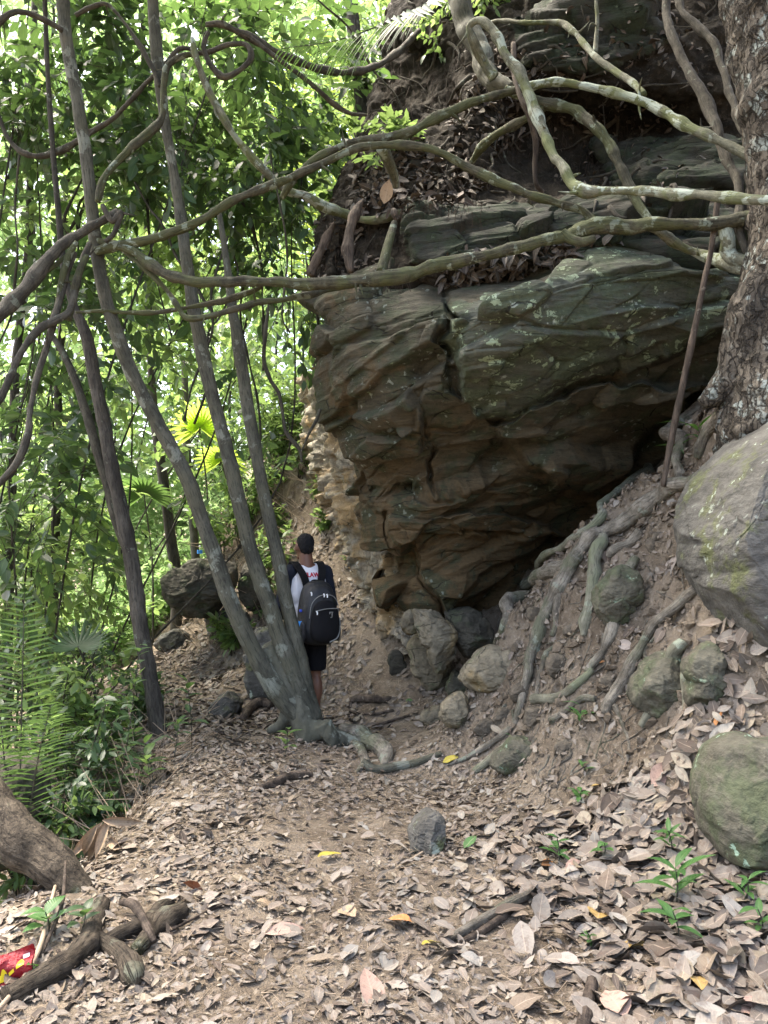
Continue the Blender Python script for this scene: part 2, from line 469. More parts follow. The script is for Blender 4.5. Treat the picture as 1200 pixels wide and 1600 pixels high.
M['root_green'] = mat_bark('green_smooth_root', (0.115, 0.11, 0.078), (0.21, 0.205, 0.155), (0.30, 0.34, 0.26), 0.45, (0.14, 0.155, 0.095), 0.4, 9, 0.8, 0.4, 0.008)
M['liana_moss'] = mat_bark('mossy_liana_bark', (0.045, 0.042, 0.028), (0.110, 0.105, 0.070), (0.30, 0.35, 0.27), 0.55, (0.085, 0.095, 0.042), 0.6, 11, 1, 0.7, 0.010)
M['liana_lichen'] = mat_bark('lichen_liana_bark', (0.085, 0.085, 0.060), (0.20, 0.20, 0.145), (0.42, 0.48, 0.40), 0.80, (0.12, 0.14, 0.055), 0.55, 10, 1, 0.6, 0.008)
M['liana_brown'] = mat_bark('brown_liana_bark', (0.040, 0.036, 0.028), (0.105, 0.095, 0.072), (0.20, 0.22, 0.17), 0.35, None, 0, 12, 0.6, 0.6, 0.008)
M['log'] = mat_bark('fallen_log_bark', (0.045, 0.036, 0.026), (0.130, 0.105, 0.075), (0.27, 0.28, 0.20), 0.35, (0.075, 0.085, 0.040), 0.15, 9, 1, 1.0, 0.02, fiss=0.9)
M['deadwood'] = mat_bark('dead_stick_wood', (0.035, 0.027, 0.021), (0.145, 0.112, 0.085), (0.3, 0.26, 0.2), 0.25, None, 0, 16, 0.15, 0.7, 0.006)
M['cliff'] = mat_rock('layered_cliff_rock', (0.070, 0.064, 0.044), (0.118, 0.076, 0.034), (0.042, 0.052, 0.028), (0.20, 0.25, 0.15), 0.34, 0.62, 0.32, (1.6, 1.6, 9.0), 0.9, warm_low=(2.3, 0.6), speck=0.35)
M['slab'] = mat_rock('mossy_slab_rock', (0.078, 0.083, 0.063), (0.10, 0.085, 0.055), (0.060, 0.078, 0.044), (0.28, 0.35, 0.23), 0.1, 0.8, 0.95, (1.6, 1.6, 9.0), 0.9, speck=0.55)
M['wall'] = mat_rock('streaked_tan_rock', (0.30, 0.27, 0.21), (0.36, 0.26, 0.14), (0.10, 0.10, 0.07), (0.6, 0.58, 0.52), 0.6, 0.3, 0.6, (6.0, 6.0, 1.2), 1.0)
M['boulder'] = mat_rock('grey_boulder_rock', (0.098, 0.094, 0.082), (0.125, 0.108, 0.078), (0.098, 0.11, 0.040), (0.38, 0.44, 0.36), 0.25, 0.45, 0.6, (1.5, 1.5, 3.0), 0.9, speck=0.5, cracks=0.15)
M['boulder_moss'] = mat_rock('green_boulder_rock', (0.105, 0.098, 0.072), (0.12, 0.098, 0.062), (0.068, 0.084, 0.042), (0.30, 0.42, 0.31), 0.3, 0.75, 0.65, (2, 2, 3.0), 0.9, cracks=0.0)
M['tan_rock'] = mat_rock('tan_rock', (0.185, 0.160, 0.112), (0.225, 0.165, 0.08), (0.13, 0.14, 0.08), (0.42, 0.42, 0.34), 0.5, 0.35, 0.3, (2.5, 2.5, 4.0), 0.7)
M['bank_stone'] = mat_rock('earthy_bank_stone', (0.125, 0.105, 0.078), (0.17, 0.13, 0.085), (0.085, 0.095, 0.055), (0.30, 0.32, 0.25), 0.4, 0.3, 0.3, (2.5, 2.5, 4.0), 0.9, cracks=0.3)
M['dark_rock'] = mat_rock('dark_rock', (0.065, 0.06, 0.046), (0.09, 0.07, 0.04), (0.042, 0.052, 0.028), (0.28, 0.30, 0.25), 0.3, 0.5, 0.3, (2, 2, 6.0), 0.8)
M['soil'] = mat_soil('litter_soil', (0.115, 0.090, 0.064), (0.205, 0.168, 0.125), (0.27, 0.228, 0.178), 2.4, 1.0)
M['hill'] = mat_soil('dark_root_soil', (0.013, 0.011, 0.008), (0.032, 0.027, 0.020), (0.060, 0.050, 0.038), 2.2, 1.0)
DRY = [(0.0, (0.095, 0.062, 0.044)), (0.12, (0.20, 0.138, 0.10)), (0.24, (0.315, 0.235, 0.18)), (0.36, (0.245, 0.172, 0.13)), (0.48, (0.385, 0.305, 0.25)), (0.6, (0.165, 0.118, 0.09)), (0.7, (0.30, 0.235, 0.19)), (0.8, (0.235, 0.155, 0.105)), (0.88, (0.36, 0.26, 0.16)), (0.95, (0.38, 0.325, 0.28)), (1.0, (0.075, 0.052, 0.04))]
DRY = [(p, tuple(.76 * k_ * (x * .70 + .30 * (c[0] * .3 + c[1] * .6 + c[2] * .1)) for x, k_ in zip(c, (.95, 1.0, .95)))) for p, c in DRY]
M['dry'] = mat_dry('dry_leaf_litter', DRY)
M['dry1'] = mat_dry('dry_leaf', DRY, True)
M['dry_shaded'] = mat_dry('shaded_dry_litter', [(p, tuple(x * 0.45 for x in c)) for p, c in DRY])  # same litter colours darkened: the shade on the hillside ledges is painted in
for nm, c in (('yellow', (0.36, 0.30, 0.05)), ('orange', (0.42, 0.19, 0.07)), ('rust', (0.30, 0.115, 0.055)), ('pale', (0.31, 0.265, 0.225)), ('tan', (0.34, 0.25, 0.16)), ('pinkish', (0.36, 0.245, 0.19)), ('greenfall', (0.07, 0.15, 0.05)), ('ochre', (0.36, 0.245, 0.085))):
    M['leaf_' + nm] = mat_dry(nm + '_fallen_leaf', [(0, tuple(x * .9 for x in c)), (1, tuple(x * 1.05 for x in c))], True)
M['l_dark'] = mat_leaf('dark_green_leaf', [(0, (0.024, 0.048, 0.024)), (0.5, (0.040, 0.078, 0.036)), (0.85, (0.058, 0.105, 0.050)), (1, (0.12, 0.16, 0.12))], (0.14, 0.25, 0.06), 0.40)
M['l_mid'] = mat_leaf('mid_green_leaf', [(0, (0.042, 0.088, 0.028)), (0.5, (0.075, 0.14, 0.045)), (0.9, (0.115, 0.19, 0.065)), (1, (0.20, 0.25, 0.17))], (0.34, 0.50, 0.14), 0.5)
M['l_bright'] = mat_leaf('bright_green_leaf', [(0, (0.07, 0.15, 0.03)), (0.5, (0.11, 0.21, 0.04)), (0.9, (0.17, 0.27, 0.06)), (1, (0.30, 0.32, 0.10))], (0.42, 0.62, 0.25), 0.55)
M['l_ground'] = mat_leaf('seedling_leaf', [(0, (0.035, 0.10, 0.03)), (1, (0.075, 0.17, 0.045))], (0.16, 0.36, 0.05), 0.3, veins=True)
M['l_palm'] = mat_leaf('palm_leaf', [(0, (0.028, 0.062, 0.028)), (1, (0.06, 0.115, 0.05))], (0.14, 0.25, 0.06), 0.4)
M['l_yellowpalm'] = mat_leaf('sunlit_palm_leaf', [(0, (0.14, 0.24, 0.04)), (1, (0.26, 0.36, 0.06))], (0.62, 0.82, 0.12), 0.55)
M['straw'] = mat_simple('dry_straw', (0.30, 0.235, 0.165), 0.8, 0.2)
M['rootlet'] = mat_simple('dark_rootlets', (0.045, 0.034, 0.026), 0.9, 0.1)
M['skin'] = mat_simple('brown_skin', (0.145, 0.068, 0.042), 0.5, 0.4, 0.08)
M['hair'] = mat_simple('black_hair', (0.008, 0.008, 0.009), 0.75, 0.25, 0.3, 120, 0.8, 0.006)
M['shirt'] = mat_simple('white_cloth', (0.66, 0.66, 0.69), 0.9, 0.1, 0.06, 12, 0.5, 0.01)
M['shirt_grey'] = mat_simple('grey_cloth', (0.24, 0.24, 0.25), 0.9, 0.1, 0.08, 12, 0.5, 0.01)
M['sleeve'] = mat_simple('navy_black_cloth', (0.014, 0.016, 0.024), 0.85, 0.15, 0.2, 14, 0.5, 0.01)
M['shorts'] = mat_simple('black_cloth', (0.007, 0.007, 0.009), 0.85, 0.15, 0.2, 14, 0.5, 0.01)
M['pack'] = mat_simple('black_nylon', (0.011, 0.012, 0.014), 0.55, 0.4, 0.2, 16, 0.4, 0.008)
M['pack_dark'] = mat_simple('matt_black_nylon', (0.005, 0.005, 0.006), 0.8, 0.2, 0.2, 16, 0.3, 0.006)
M['pack_grey'] = mat_simple('grey_piping', (0.16, 0.16, 0.15), 0.6, 0.3, 0.1)
M['metal'] = mat_simple('zip_metal', (0.72, 0.72, 0.72), 0.3, 0.6, 0.05, 20, 0, 0.001)
M['red'] = mat_simple('red_print', (0.42, 0.025, 0.05), 0.8, 0.1, 0.05)
M['blue'] = mat_simple('blue_plastic', (0.02, 0.06, 0.42), 0.35, 0.5, 0.05)
M['blue_label'] = mat_simple('blue_label', (0.05, 0.30, 0.75), 0.4, 0.4, 0.05)
M['white_plastic'] = mat_simple('white_plastic', (0.8, 0.8, 0.8), 0.35, 0.4, 0.03)
M['red_foil'] = mat_simple('red_foil', (0.26, 0.008, 0.014), 0.30, 0.5, 0.2, 14, 0.9, 0.02)
M['yellow_print'] = mat_simple('yellow_print', (0.82, 0.62, 0.03), 0.4, 0.4, 0.03)
M['navy_print'] = mat_simple('navy_print', (0.03, 0.06, 0.12), 0.4, 0.4, 0.1)
def mat_clear(name, tint):
    t = NT(name)
    g = t.n('BsdfPrincipled'); t.inp(g, 'Base Color', tint); t.inp(g, 'Roughness', 0.08); t.inp(g, 'Transmission Weight', 0.75); t.inp(g, 'IOR', 1.33)
    return t.done(g.outputs[0])
M['clear'] = mat_clear('clear_plastic', (0.85, 0.92, 0.95))
# ------------------------------------------------------------------ ground
GC = [  # x, y, z
 (-1, 1.5, 0), (0, 1.5, 0), (1, 1.5, .05), (2.2, 1.5, .35), (-2.2, 1.5, 0), (-1, 2.5, .02), (0, 2.5, 0), (.7, 2.5, .02), (1.3, 2.6, .10), (2.2, 2.6, .45),
 (-1.0, 3.5, .02), (0, 3.5, 0), (.7, 3.5, .03), (1.25, 3.5, .13), (-.9, 4.6, .0), (0, 4.6, -.01), (.6, 4.6, .02), (-1.0, 5.6, .02), (-.3, 5.6, 0), (.5, 5.6, .03),
 (-1.3, 6.6, .0), (-.5, 6.6, 0), (.4, 6.6, .04), (-1.9, 7.8, .0), (-1.1, 7.8, .03), (-.3, 7.7, .10), (.25, 7.5, .22), (-2.6, 9.3, .05), (-1.9, 9.2, .15), (-3.6, 10.8, .1),
 (-1.5, 3.0, .03), (-1.6, 3.7, -.02), (-2.2, 3.0, -.12), (-1.75, 4.4, -.22), (-2.3, 4.4, -.75), (-3.1, 4.2, -1.1), (-1.55, 5.1, -.02), (-1.9, 5.2, -.35), (-1.75, 6.0, .06), (-2.3, 6.1, -.1), (-3.0, 6.0, -.6),
 (-2.7, 7.6, .0), (-3.6, 7.8, -.6), (-3.4, 9.4, -.05), (-4.5, 9.4, -.7), (-5.5, 6.0, -1.8), (-5, 3, -1.6), (-6.5, 9, -1.9), (-5.2, 11.5, -.3),
]
def gp(px, py, d): GC.append(tuple(at(px, py, d)))
for a in ((800, 1200, 5.3), (725, 1118, 6.7), (850, 1150, 5.05), (900, 1200, 4.75), (960, 1250, 4.2), (1040, 1290, 3.9), (860, 1060, 5.4), (830, 950, 5.9), (900, 960, 5.35), (950, 1080, 4.85), (980, 980, 5.0),
          (1000, 1180, 4.45), (1060, 1080, 4.4), (1050, 970, 4.75), (840, 895, 6.15), (950, 800, 5.85), (900, 850, 6.0), (990, 870, 5.35), (1040, 830, 5.2), (1020, 760, 5.6), (1085, 700, 5.3), (1130, 620, 5.15), (1170, 560, 4.9), (1110, 780, 4.95), (1180, 700, 4.6),
          (1100, 1120, 4.1), (1180, 1110, 3.95), (1140, 1400, 3.3), (1190, 1330, 3.5), (1000, 1400, 3.4), (1100, 1500, 2.8),
          (560, 905, 9.2), (600, 985, 8.3), (520, 850, 9.8), (530, 960, 8.8), (460, 700, 11.3), (500, 760, 10.6), (430, 850, 10.6), (440, 930, 9.8), (390, 900, 10.6), (350, 990, 9.8), (420, 1010, 8.9), (370, 800, 12)):
    gp(*a)
GC += [(1.25, 7.0, .75), (1.2, 6.5, 1.0), (1.76, 6.25, 1.55), (1.8, 6.8, 1.3), (2.3, 6.3, 2.0), (2.4, 6.9, 1.9), (.75, 7.4, .35), (.6, 8.3, 1.2), (1.3, 9.0, 2.2), (2.3, 8.4, 2.8), (3.4, 6.8, 3.6), (3.3, 5.2, 3.3), (3.2, 4.0, 2.0), (3.2, 3.0, 1.1), (3.2, 1.5, .8),
       (0, 9.6, 3.0), (1.2, 10, 4.2), (3, 9, 5), (4.5, 6, 4.6), (4.5, 3.5, 2.6), (0, 11.5, 4.4), (-1, 12.5, 4.2), (-2.2, 12.5, 2.2), (-3.2, 12.5, .8), (3, 12, 6.5)]
GC = np.array(GC)
def _phi(r2): return 0.5 * r2 * np.log(r2 + 1e-9)
_n = len(GC)
_A = np.zeros((_n + 3, _n + 3)); _d2 = ((GC[:, None, :2] - GC[None, :, :2]) ** 2).sum(-1)
_A[:_n, :_n] = _phi(_d2) + np.eye(_n) * 0.02; _A[:_n, _n:] = np.c_[np.ones(_n), GC[:, :2]]; _A[_n:, :_n] = _A[:_n, _n:].T
_w = np.linalg.solve(_A, np.r_[GC[:, 2], 0, 0, 0])
def ground_z(x, y, detail=True):
    x = np.asarray(x, float).ravel(); y = np.asarray(y, float).ravel()
    xc = np.clip(x, -6.5, 4.8); yc = np.clip(y, 1.0, 13)
    z = np.zeros(len(x))
    for k in range(0, len(x), 40000):
        sl = slice(k, k + 40000)
        d2 = (xc[sl, None] - GC[None, :, 0]) ** 2 + (yc[sl, None] - GC[None, :, 1]) ** 2
        z[sl] = _phi(d2) @ _w[:_n] + _w[_n] + _w[_n + 1] * xc[sl] + _w[_n + 2] * yc[sl]
    s = x + 0.45 * (y - 8) + 0.8
    far = np.where(s > 0, np.minimum(0.62 * s, 16 + 0.1 * s), np.maximum(0.22 * s, -9))
    dd = np.maximum(np.maximum(-5.5 - x, x - 4.2), np.maximum(1.0 - y, y - 12.2))
    k = smooth(0, 5, dd)
    z = z * (1 - k) + far * k
    if detail:
        p = np.c_[x, y, 0 * x]
        bank = smooth(0.2, 0.9, z) * (x > 0)
        z = z + 0.018 * fbm(p * 3.1, 4, 3) + 0.006 * vnoise(p * 14, 9) + bank * (0.10 * fbm(np.c_[x, y, z] * 4.0, 5, 21, 0.58) + 0.035 * np.abs(vnoise(np.c_[x, y, z] * 13, 22)) + 0.05 * (np.floor(z * 5 + vnoise(p * 3, 8)) / 5 - z) * 1.0)
    return z
def gz(x, y): return float(ground_z([x], [y])[0])
def ground_n(x, y):
    e = 0.04
    zx = (ground_z(x + e, y) - ground_z(x - e, y)) / (2 * e); zy = (ground_z(x, y + e) - ground_z(x, y - e)) / (2 * e)
    n = np.stack([-zx, -zy, np.ones_like(zx)], -1)
    return n / np.linalg.norm(n, axis=1)[:, None]
_D = np.concatenate([np.arange(1.8, 14, 0.012)])
def hit(px, py, dmin=1.8):
    """where the line of sight through a picture point meets the ground"""
    p = at_np(np.full(len(_D), float(px)), np.full(len(_D), float(py)), _D)
    zz = ground_z(p[:, 0], p[:, 1])
    ok = np.where((p[:, 2] <= zz) & (_D >= dmin))[0]
    i = ok[0] if len(ok) else len(_D) - 1
    return np.array([p[i, 0], p[i, 1], zz[i]])

def warp(a, b, step, lo, hi, n):
    core = np.arange(a, b + 1e-6, step)
    g = np.geomspace(step, 1, n)
    left = a - (a - lo) * (np.geomspace(0.0006, 1, n)); right = b + (hi - b) * np.geomspace(0.0006, 1, n)
    return np.concatenate([left[::-1], core, right])
gx = warp(-4.0, 3.4, 0.026, -260, 220, 34); gy = warp(1.7, 11.5, 0.032, -40, 420, 34)
GX, GY = np.meshgrid(gx, gy)
GZ = ground_z(GX, GY).reshape(GX.shape)
b = MB(); Vg = np.stack([GX, GY, GZ], -1)
b.add(Vg.reshape(-1, 3), [grid_faces(*GX.shape)])
tag(b.build('ground', M['soil']), None, kind='structure')

# ------------------------------------------------------------------ cliff: control rows of (px, py, depth), smooth-sampled, then broken into beds and blocks
def control_surface(rows, nr, nc):
    """rows: control grid (px, py, d). returns resampled grid in picture/depth space"""
    G = np.array(rows, float)
    A = np.stack([crom(G[i], nc) for i in range(G.shape[0])])
    B = np.stack([crom(A[:, j], nr) for j in range(A.shape[1])], 1)
    return B
def poly_sd(px, py, poly):
    """signed distance to a polygon, positive inside"""
    P = np.array(poly, float); n = len(P)
    d = np.full(px.shape, 1e9); ins = np.zeros(px.shape, bool)
    for k in range(n):
        a, c = P[k], P[(k + 1) % n]
        e = c - a; wx, wy = px - a[0], py - a[1]
        t = np.clip((wx * e[0] + wy * e[1]) / (e @ e + 1e-9), 0, 1)
        d = np.minimum(d, np.hypot(wx - e[0] * t, wy - e[1] * t))
        c1 = (a[1] <= py) & (c[1] > py) | (c[1] <= py) & (a[1] > py)
        xi = a[0] + (py - a[1]) / np.where(abs(e[1]) < 1e-9, 1e-9, e[1]) * e[0]
        ins ^= c1 & (px < xi)
    return np.where(ins, d, -d)
def line_d(px, py, line):
    d = np.full(px.shape, 1e9)
    for a, c in zip(line[:-1], line[1:]):
        a = np.array(a, float); e = np.array(c, float) - a
        t = np.clip(((px - a[0]) * e[0] + (py - a[1]) * e[1]) / (e @ e), 0, 1)
        d = np.minimum(d, np.hypot(px - a[0] - e[0] * t, py - a[1] - e[1] * t))
    return d
def rock_disp(P, seed, blk=0.10, bed=0.035, fine=0.014, tilt=0.22, bs=1.5, nz=None):
    hz = 1.0 if nz is None else smooth(.75, .35, np.abs(nz))     # beds show on standing faces, not on flat undersides
    bedc = P[:, 2] - tilt * P[:, 0] + 0.045 * fbm(P * 0.9, 3, seed)
    q = P.copy(); q[:, 2] = bedc
    f1, f2, rid, off = worley(q * np.array([bs * .75, bs * .75, bs * 2.7]) + 0.07 * np.stack([fbm(P * 2.1, 3, seed + k) for k in (1, 2, 3)], -1), seed)
    d = blk * ((rid[:, 0] * 2 - 1) + (off * (rid * 2 - 1) * np.array([1, 1, .8])).sum(1) * 1.1)
    d -= 0.035 * smooth(0.05, 0.0, f2 - f1)
    f1, f2, rid, off = worley(q * np.array([bs * .75, bs * .75, bs * 2.6]) * 2.4 + 7, seed + 50)
    d += blk * 0.24 * ((rid[:, 0] * 2 - 1) + (off * (rid * 2 - 1)).sum(1) * 1.9) - 0.012 * smooth(0.05, 0, f2 - f1)
    def beds(fr, sd):
        u = bedc * fr + 0.18 * vnoise(P * 1.7, sd)
        k = np.floor(u); f = u - k
        h0 = _hash(k.astype(np.int64), 0 * k.astype(np.int64), 0 * k.astype(np.int64), sd); h1 = _hash(k.astype(np.int64) + 1, 0 * k.astype(np.int64), 0 * k.astype(np.int64), sd)
        return (h0 + (h1 - h0) * smooth(0.72, 1.0, f)) * 2 - 1
    d += hz * bed * beds(4.5, seed + 70) * (0.5 + 0.5 * vnoise(P * 1.3, seed + 71)) + hz * bed * 0.5 * beds(13, seed + 72) * (0.6 + 0.6 * vnoise(P * 2.3, seed + 73))
    d += fine * fbm(P * np.array([5, 5, 9]), 4, seed + 80) + hz * fine * 0.35 * beds(38, seed + 74) * np.clip(vnoise(P * 1.9, seed + 75) + .3, 0, 1)
    return d

# main overhanging outcrop
rows = [
 [(560, 440, 8.60), (534, 440, 7.60), (567, 425, 7.20), (640, 410, 6.90), (720, 400, 6.80), (830, 390, 6.60), (950, 375, 6.40), (1060, 380, 6.40), (1230, 390, 6.60)],
 [(560, 480, 8.60), (506, 474, 6.90), (542, 468, 6.35), (610, 462, 6.10), (700, 462, 5.75), (810, 440, 5.60), (930, 405, 5.60), (1050, 395, 5.70), (1230, 415, 5.90)],
 [(560, 540, 8.60), (492, 540, 6.90), (537, 540, 6.30), (610, 545, 6.05), (700, 545, 5.70), (810, 520, 5.55), (930, 480, 5.55), (1050, 465, 5.70), (1230, 480, 5.90)],
 [(580, 610, 8.60), (502, 610, 7.05), (552, 615, 6.45), (615, 620, 6.15), (700, 615, 6.00), (810, 600, 5.90), (930, 560, 5.85), (1050, 535, 5.90), (1230, 550, 6.05)],
 [(590, 680, 8.60), (529, 685, 7.21), (567, 690, 6.66), (625, 690, 6.46), (710, 680, 6.41), (810, 670, 6.41), (930, 630, 6.36), (1050, 600, 6.31), (1230, 620, 6.36)],
 [(600, 740, 8.60), (549, 745, 7.38), (587, 750, 6.93), (640, 755, 6.73), (715, 750, 6.73), (810, 740, 6.83), (920, 710, 6.88), (1040, 670, 6.78), (1230, 690, 6.78)],
 [(620, 810, 8.60), (570, 815, 7.53), (605, 820, 7.18), (655, 820, 6.98), (725, 815, 7.03), (800, 805, 7.28), (890, 790, 7.58), (1000, 760, 7.58), (1230, 760, 7.58)],
 [(640, 870, 8.60), (592, 872, 7.62), (619, 875, 7.32), (665, 878, 7.17), (725, 875, 7.22), (790, 865, 7.57), (870, 850, 7.92), (960, 830, 8.02), (1230, 830, 8.02)],
 [(660, 930, 8.60), (604, 905, 7.72), (629, 932, 7.42), (665, 945, 7.27), (715, 935, 7.37), (780, 920, 7.72), (850, 900, 8.12), (950, 880, 8.22), (1230, 880, 8.22)],
 [(680, 950, 8.70), (614, 915, 8.20), (639, 945, 7.80), (675, 968, 7.70), (720, 965, 7.80), (780, 950, 8.10), (850, 930, 8.20), (950, 905, 8.30), (1230, 905, 8.30)],
 [(700, 940, 8.90), (639, 920, 8.60), (657, 940, 8.40), (690, 960, 8.40), (730, 960, 8.40), (780, 950, 8.60), (850, 930, 8.80), (950, 905, 8.90), (1230, 905, 8.90)],
]
Q = control_surface(rows, 46, 60)
px, py, d = Q[..., 0], Q[..., 1], Q[..., 2]
wpx = px + 10 * fbm(np.c_[px.ravel() / 45, py.ravel() / 45, 0 * px.ravel()], 3, 2).reshape(px.shape); wpy = py + 8 * fbm(np.c_[px.ravel() / 45, py.ravel() / 45, 0 * px.ravel() + 9], 3, 4).reshape(px.shape)
fade = smooth(8.2, 7.5, d)
def raise_poly(poly, h, w=12):
    global d
    d = d - fade * h * smooth(-w * 0.5, w * 0.5, poly_sd(wpx, wpy, poly))
raise_poly([(690, 330), (800, 320), (930, 320), (1140, 320), (1260, 320), (1260, 500), (1120, 520), (1050, 545), (960, 570), (890, 600), (830, 640), (790, 655), (740, 655), (712, 610), (706, 545)], 0.26, 14)
raise_poly([(720, 460), (930, 400), (1150, 395), (1150, 480), (960, 520), (830, 560), (720, 570), (708, 520)], 0.07, 40)
raise_poly([(500, 330), (600, 330), (684, 330), (688, 520), (694, 610), (750, 655), (690, 668), (594, 672), (560, 645), (528, 600)], 0.14, 10)
raise_poly([(525, 680), (594, 676), (690, 672), (756, 655), (772, 690), (750, 756), (662, 777), (562, 766)], 0.10, 9)
raise_poly([(762, 675), (820, 645), (900, 612), (1000, 585), (1110, 590), (1090, 640), (1000, 710), (915, 771), (850, 740)], 0.30, 12)
raise_poly([(603, 800), (694, 812), (794, 800), (885, 830), (800, 870), (745, 895), (702, 958), (660, 900)], 0.16, 8)
raise_poly([(540, 770), (603, 800), (660, 900), (694, 956), (640, 950), (580, 895)], -0.10, 8)
raise_poly([(694, 815), (794, 800), (882, 832), (762, 850)], 0.10, 8)
d = d + fade * 0.14 * smooth(6, 0, line_d(wpx, wpy, [(672, 665), (676, 712), (667, 770)]))
d = d + fade * 0.10 * smooth(7, 0, line_d(wpx, wpy, [(600, 795), (650, 880), (696, 960)]))
d = d + fade * 0.09 * smooth(7, 0, line_d(wpx, wpy, [(560, 768), (660, 780), (760, 750), (850, 742)]))
d = d + fade * 0.09 * smooth(8, 0, line_d(wpx, wpy, [(700, 560), (695, 500), (690, 455)]))
d = d + fade * 0.07 * smooth(6, 0, line_d(wpx, wpy, [(820, 640), (900, 590), (1000, 555), (1120, 520)]))
P = at_np(px, py, d)
N = grid_normals(at_np(Q[..., 0], Q[..., 1], Q[..., 2]))
ctr = at(760, 640, 8.0)
if (N[P.shape[0] // 2, P.shape[1] // 2] @ (P[P.shape[0] // 2, P.shape[1] // 2] - ctr)) < 0: N = -N
dp = rock_disp(P.reshape(-1, 3), 11, 0.125, 0.028, 0.009, 0.26, 0.80, grid_normals(P)[..., 2].ravel()).reshape(px.shape)
hi_ = dp.copy()
for _k in range(5):                          # ease the block steps over a few rows so that no face is over-stretched
    q_ = np.pad(dp, 1, mode='edge'); dp = (q_[:-2, 1:-1] + 2 * q_[1:-1, 1:-1] + q_[2:, 1:-1]) / 4
    q_ = np.pad(dp, 1, mode='edge'); dp = (q_[1:-1, :-2] + 2 * q_[1:-1, 1:-1] + q_[1:-1, 2:]) / 4
dp = dp + np.clip(hi_ - dp, -.008, .008)
P = P + N * (dp * smooth(9.0, 8.0, d))[..., None]
b = MB(); b.add(P.reshape(-1, 3), [grid_faces(*px.shape)])
# split faces: the mossy upper slab is a part of its own material
cpx, cpy = wpx, wpy
inslab = poly_sd(cpx, cpy, [(690, 452), (800, 430), (930, 385), (1260, 380), (1260, 505), (1120, 522), (1050, 545), (960, 572), (890, 602), (830, 642), (790, 657), (740, 657), (712, 610), (700, 545)]) > 0
fi = inslab[:-1, :-1].ravel()
F = grid_faces(*px.shape)
root_c = at(700, 900, 7.0)
def sub(Fm):
    u, inv = np.unique(Fm, return_inverse=True)
    bb = MB(); bb.add(P.reshape(-1, 3)[u], [inv.reshape(Fm.shape)]); return bb
cliff = sub(F[~fi]).build('cliff_rock', M['cliff'], origin=root_c)
tag(cliff, 'huge overhanging layered rock outcrop jutting over the path behind the hiker', 'rock')
sl = sub(F[fi]).build('upper_slab', M['slab'], cliff, origin=root_c); sl.location = (0, 0, 0)
sl['label'] = 'greenish lichen spotted upper slab'

# wall of rock that runs on behind the outcrop
rows = [
 [(640, 560, 7.6), (560, 560, 8.3), (505, 575, 9.4), (480, 590, 10.6), (480, 600, 12.5)],
 [(640, 680, 7.6), (562, 690, 8.2), (515, 700, 9.2), (484, 690, 10.4), (490, 690, 12.5)],
 [(650, 770, 7.6), (572, 775, 8.1), (532, 780, 9.0), (502, 770, 10.2), (500, 770, 12.5)],
 [(660, 860, 7.6), (600, 870, 8.0), (560, 865, 8.8), (528, 840, 10.0), (520, 830, 12.5)],
 [(680, 940, 7.6), (618, 950, 7.9), (585, 945, 8.6), (555, 900, 9.8), (540, 870, 12.5)],
 [(690, 1010, 7.7), (630, 1020, 7.9), (600, 1010, 8.5), (575, 960, 9.7), (560, 920, 12.5)],
]
Q = control_surface(rows, 36, 40)
P2 = at_np(Q[..., 0], Q[..., 1], Q[..., 2]); N2 = grid_normals(P2)
if N2[100, 60] @ np.array([-1, -.4, 0]) < 0: N2 = -N2
pf = P2.reshape(-1, 3)
streak = fbm(pf * np.array([7, 7, 0.9]) + 0.5 * fbm(pf * 1.4, 2, 4)[:, None], 4, 31)
P2 = P2 + N2 * (0.08 * streak + rock_disp(pf, 23, 0.09, 0.02, 0.02, -0.5, 2.0)).reshape(P2.shape[:2])[..., None]
b = MB(); b.add(P2.reshape(-1, 3), [grid_faces(*P2.shape[:2])])
tag(b.build('rock_wall', M['wall'], origin=at(590, 950, 8.4)), 'tan streaked rock wall receding behind the overhanging outcrop', 'rock')

# earthy hillside above the outcrop
rows = [
 [(520, -420, 13.5), (585, -420, 11.0), (680, -420, 10.2), (800, -420, 9.6), (930, -420, 9.3), (1080, -420, 8.9), (1350, -420, 8.6)],
 [(640, -120, 12), (628, -120, 9.4), (700, -120, 8.7), (810, -120, 8.2), (930, -120, 8.0), (1080, -120, 7.7), (1350, -120, 7.4)],
 [(640, 30, 11.5), (608, 40, 8.6), (690, 40, 7.9), (800, 30, 7.5), (930, 30, 7.3), (1060, 30, 7.1), (1350, 30, 6.8)],
 [(630, 130, 11), (590, 140, 8.2), (670, 150, 7.5), (780, 130, 7.2), (900, 125, 7.1), (1050, 130, 7.0), (1350, 130, 6.6)],
 [(620, 210, 10.5), (560, 210, 7.9), (650, 205, 7.1), (770, 205, 7.0), (900, 200, 7.35), (1040, 200, 7.25), (1350, 200, 6.6)],
 [(600, 290, 10), (535, 285, 7.5), (630, 280, 6.7), (750, 290, 6.75), (880, 290, 6.95), (1030, 280, 6.75), (1350, 300, 6.4)],
 [(580, 345, 9.5), (505, 345, 7.2), (610, 335, 6.45), (730, 335, 6.25), (880, 330, 6.25), (1030, 330, 6.25), (1350, 350, 6.2)],
 [(570, 400, 9.0), (488, 410, 6.95), (590, 400, 6.3), (720, 390, 6.05), (880, 378, 6.0), (1030, 365, 6.05), (1350, 390, 6.1)],
 [(570, 450, 8.8), (490, 458, 6.9), (560, 452, 6.35), (700, 440, 6.05), (850, 418, 5.95), (1030, 400, 5.95), (1350, 420, 6.1)],
 [(570, 480, 9.2), (520, 480, 7.8), (580, 478, 7.2), (700, 470, 6.9), (850, 450, 6.8), (1030, 430, 6.8), (1350, 440, 6.8)],
]
Q = control_surface(rows, 40, 62)
px, py, d = Q[..., 0], Q[..., 1], Q[..., 2]
